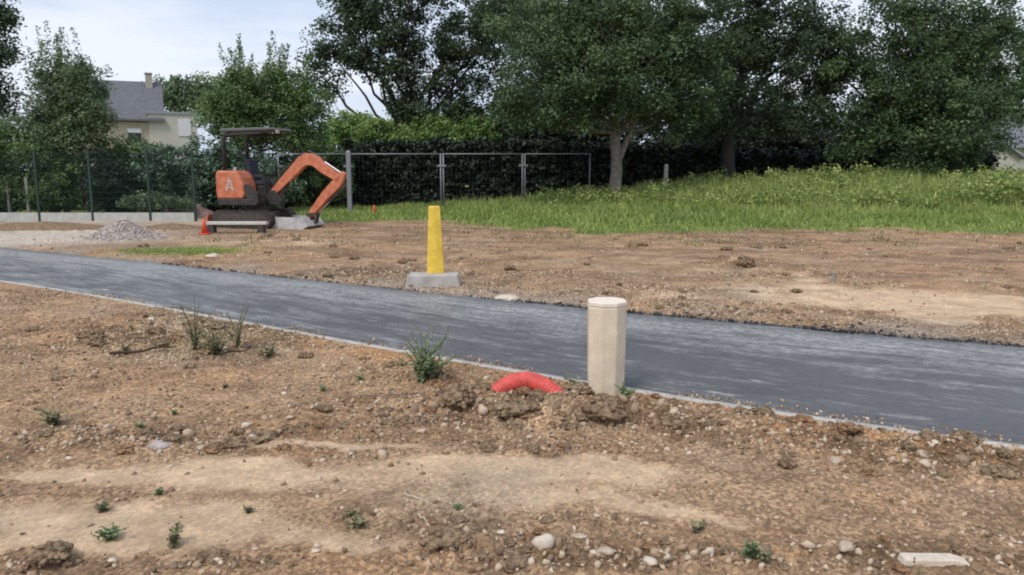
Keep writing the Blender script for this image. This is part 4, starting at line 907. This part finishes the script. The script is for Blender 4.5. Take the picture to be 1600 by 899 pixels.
# ------------------------------------------------------------------ grass and weeds
def blades(x, y, z, h_, wid, lean=.35, mat_=None, name='grass', kind='stuff', parent=None):
    n = len(x); th = rng.random(n)*2*math.pi; ax = np.stack([np.cos(th), np.sin(th), np.zeros(n)], 1)
    ln = rng.normal(size=(n, 2))*lean; B = np.stack([x, y, z-.02], 1)
    mid = B + np.stack([ln[:, 0]*h_*.3, ln[:, 1]*h_*.3, h_*.55], 1); tip = B + np.stack([ln[:, 0]*h_, ln[:, 1]*h_, h_*(1-.25*np.abs(ln[:, 0]))], 1)
    w_ = wid[:, None]
    V = np.stack([B-ax*w_, B+ax*w_, mid+ax*w_*.8, mid-ax*w_*.8, tip+ax*w_*.1, tip-ax*w_*.1], 1).reshape(-1, 3)
    i0 = np.arange(n)[:, None]*6; F = np.concatenate([i0+np.array([[0, 1, 2, 3]]), i0+np.array([[3, 2, 4, 5]])])
    T = np.clip(.5*fbm(x, y, 1.1, 3, 77)+.5*rng.random(n), 0, 1)
    return np_obj(name, V, F, mat_, parent, attrs={'tint': np.repeat(T, 6)})
n = 120000; x = -8.5+29*rng.random(n); y = 19+13*rng.random(n)
msk = (y-grass_edge(x)+3.4*(fbm(x, y, 1.2, 4, 101)-.5) > .0) & (rng.random(n) < .3+.7*sstep(0, 2, y-grass_edge(x))) & (x > -8.8)
x, y = x[msk], y[msk]; z = terrain(x, y, False)[0]
hgt = (.05+.2*rng.random(len(x)))*(.2+1.6*fbm(x, y, .8, 4, 7))*(.7+.3*sstep(0, 2.5, y-grass_edge(x)))
tag(blades(x, y, z, hgt, .012+.014*rng.random(len(x)), .5, M['grass']), 'strip of fresh green grass in front of the dark trees', 'grass', kind='stuff')
n = 42000; x = -3+24*rng.random(n); y = 23.5+8*rng.random(n)
lim = np.interp(x, [-3, 2, 6, 10, 20], [27.5, 27, 26, 24.5, 24])
msk = (y > lim-.9+4.5*(fbm(x, y, 1.3, 3, 9)-.5)) & (rng.random(n) < np.interp(x, [-3, 3, 8, 14], [.25, .45, .9, 1]))
x, y = x[msk], y[msk]; z = terrain(x, y, False)[0]
hgt = (.3+.7*sstep(0, 3, y-np.interp(x, [-3, 2, 6, 10, 20], [27, 26.2, 25.2, 23.6, 23.1])))*(.25+.5*rng.random(len(x)))*np.interp(x, [-3, 4, 9, 14], [.55, .7, 1.05, 1.2])*(.5+fbm(x, y, .8, 3, 33))
tag(blades(x, y, z, hgt, .010+.012*rng.random(len(x)), .16, M['tallgrass'], 'tall_grass'), 'tall yellowish weeds and grass under the right-hand trees', 'weeds', kind='stuff')
n = 2600; x = 1+19*rng.random(n); y = 24+6*rng.random(n); msk = (y > np.interp(x, [-3, 2, 6, 10, 20], [28, 27, 26, 24.8, 24.3])) & (rng.random(n) < np.interp(x, [0, 4, 9, 14], [.25, .5, .9, 1])); x, y = x[msk], y[msk]
V, F, T = leaves(np.stack([x, y, terrain(x, y, False)[0]+.1+.9*rng.random(len(x))*np.clip(fbm(x, y, 1.4, 3, 501)*2-.55, .1, 1)*np.interp(x, [0, 10, 16], [.5, 1, 1.3])], 1), .12+.2*rng.random(len(x)), 30, .10, .2, 1.1)
tag(np_obj('leafy_weeds', V, F, M['tallweed'], attrs={'tint': T}), 'leafy yellow-green nettles and weeds along the wood edge at right', 'weeds', kind='stuff')
n = 14000; x = -7+22*rng.random(n); y = 15.5+7*rng.random(n); msk = (fbm(x, y, .6, 4, 401) > .60-.05*(y-17)/3) & (y < grass_edge(x)+.5); x, y = x[msk], y[msk]
tag(blades(x, y, terrain(x, y, False)[0], .03+.10*rng.random(len(x)), .008+.008*rng.random(len(x)), .7, M['dryblade'], 'dry_grass'), 'sparse dry grass wisps in the bare soil before the green strip', 'dry grass', kind='stuff')
c = on(285, 393); n = 3500; x = c.x+rng.normal(size=n)*.55; y = c.y+rng.normal(size=n)*.28; msk = y > y_far(x)+.15; x, y = x[msk], y[msk]
tag(blades(x, y, terrain(x, y, False)[0], .03+.07*rng.random(len(x)), .006+.006*rng.random(len(x)), .6, M['grass']), 'small patch of green grass beyond the path at left', 'grass', kind='stuff')

def weed(px, py, h_, label, m_='weed', nst=7, spread=.35, lsize=.05, nl=16, dense=1.0, w_=None, name='weed', group='weeds in the near soil'):
    p_ = on(px, py); p_.z = gz(p_.x, p_.y); t_ = empty(name, p_, label, 'weed', group); W = MB(); C = []; Rr = []
    V_ = []; F_ = []; T_ = []
    for i in range(nst):
        th = random.uniform(0, 6.28); rad_ = spread*h_*random.uniform(.25, 1); hh = h_*random.uniform(.45, 1)
        tip = p_+Vector((math.cos(th)*rad_, math.sin(th)*rad_, hh)); mid = p_.lerp(tip, .5)+Vector((-math.cos(th)*rad_*.18, 0, hh*.08))
        W.tube([p_-Vector((0, 0, .02)), mid, tip], [.004, .003, .0015], 4, False)
        for k in range(nl):
            t2 = random.uniform(.08, 1); q = (p_.lerp(mid, t2*2) if t2 < .5 else mid.lerp(tip, t2*2-1))
            a = Vector((random.gauss(0, 1), random.gauss(0, 1), random.uniform(-.5, .8))).normalized(); L_ = lsize*(1.25-.8*t2)*random.uniform(.6, 1.2)
            s_ = a.cross(Vector((0, 0, 1))).normalized()*L_*.42; e_ = q+a*L_; m2 = q+a*L_*.5+Vector((0, 0, L_*.08))
            b_ = len(V_); V_ += [q[:], (m2+s_)[:], e_[:], (m2-s_)[:]]; F_.append((b_, b_+1, b_+2, b_+3)); tt = random.random(); T_ += [tt]*4
    W.build('stem', M['weed_dry' if m_ == 'weed_dry' else 'weed'], t_)
    np_obj('leaves', np.array(V_), np.array(F_), M[m_], t_, attrs={'tint': T_}); return t_
weed(662, 597, .40, 'bushy green weed growing at the path edge left of the red pipe', 'weed', 30, .75, .044, 30)
weed(682, 594, .46, 'thin sprawling green weed just right of the bushy one', 'weed', 7, .8, .036, 16)
weed(305, 550, .47, 'tall sparse dry weed beside the long dark stick', 'weed_dry', 13, .55, .034, 26)
weed(338, 556, .30, 'bushy olive weed next to the tall sparse one', 'weed_dry', 22, .95, .036, 24)
weed(372, 548, .40, 'thin olive weed right of the bushy olive one', 'weed_dry', 8, .55, .034, 20)
weed(420, 560, .12, 'low dry olive tuft right of the tall weeds', 'weed_dry', 14, .9, .04, 10)
weed(85, 668, .13, 'round dark green tuft in the left soil', 'weed_dry', 20, .9, .035, 12)
weed(175, 850, .08, 'small dark green tuft on pale sand', 'weed', 10, 1.2, .035, 9)
weed(163, 805, .05, 'brown withered tuft above the small green one', 'weed_dry', 10, 1.0, .03, 8)
weed(272, 862, .10, 'sparse olive sprig on the pale sand', 'weed_dry', 8, .6, .035, 9)
weed(978, 628, .12, 'fresh grassy tuft at the right foot of the bollard', 'weed', 16, .8, .04, 9)
weed(895, 606, .09, 'small green tuft at the left foot of the bollard', 'weed', 12, .9, .035, 8)
weed(1172, 886, .09, 'pale green sprig near the bottom edge', 'weed', 9, .5, .04, 8)
weed(1190, 890, .06, 'yellowish little sprig by the pale green one', 'weed_dry', 8, .7, .03, 8)
weed(1090, 832, .05, 'tiny tuft in the lower right sand', 'weed_dry', 10, 1.2, .03, 8)
weed(560, 830, .06, 'low olive sprig in the grey soil at centre', 'weed_dry', 10, 1.2, .03, 8)
weed(195, 555, .12, 'low olive weed above the long dark stick', 'weed_dry', 10, 1.0, .035, 8)
random.seed(77)
for i in range(9):
    while True:
        px, py = random.uniform(10, 1590), random.uniform(470, 880); q = on(px, py)
        _, sa, ra_, dn_, _ = terrain(np.array([q.x]), np.array([q.y]))
        if dn_[0] > .1 and (px < 650 or random.random() < .3): break
    weed(px, py, random.uniform(.03, .055), 'tiny olive seedling tuft scattered in the near soil', random.choice(['weed', 'weed_dry']), 7, 1.1, .025, 7, group='tiny seedlings in the near soil')
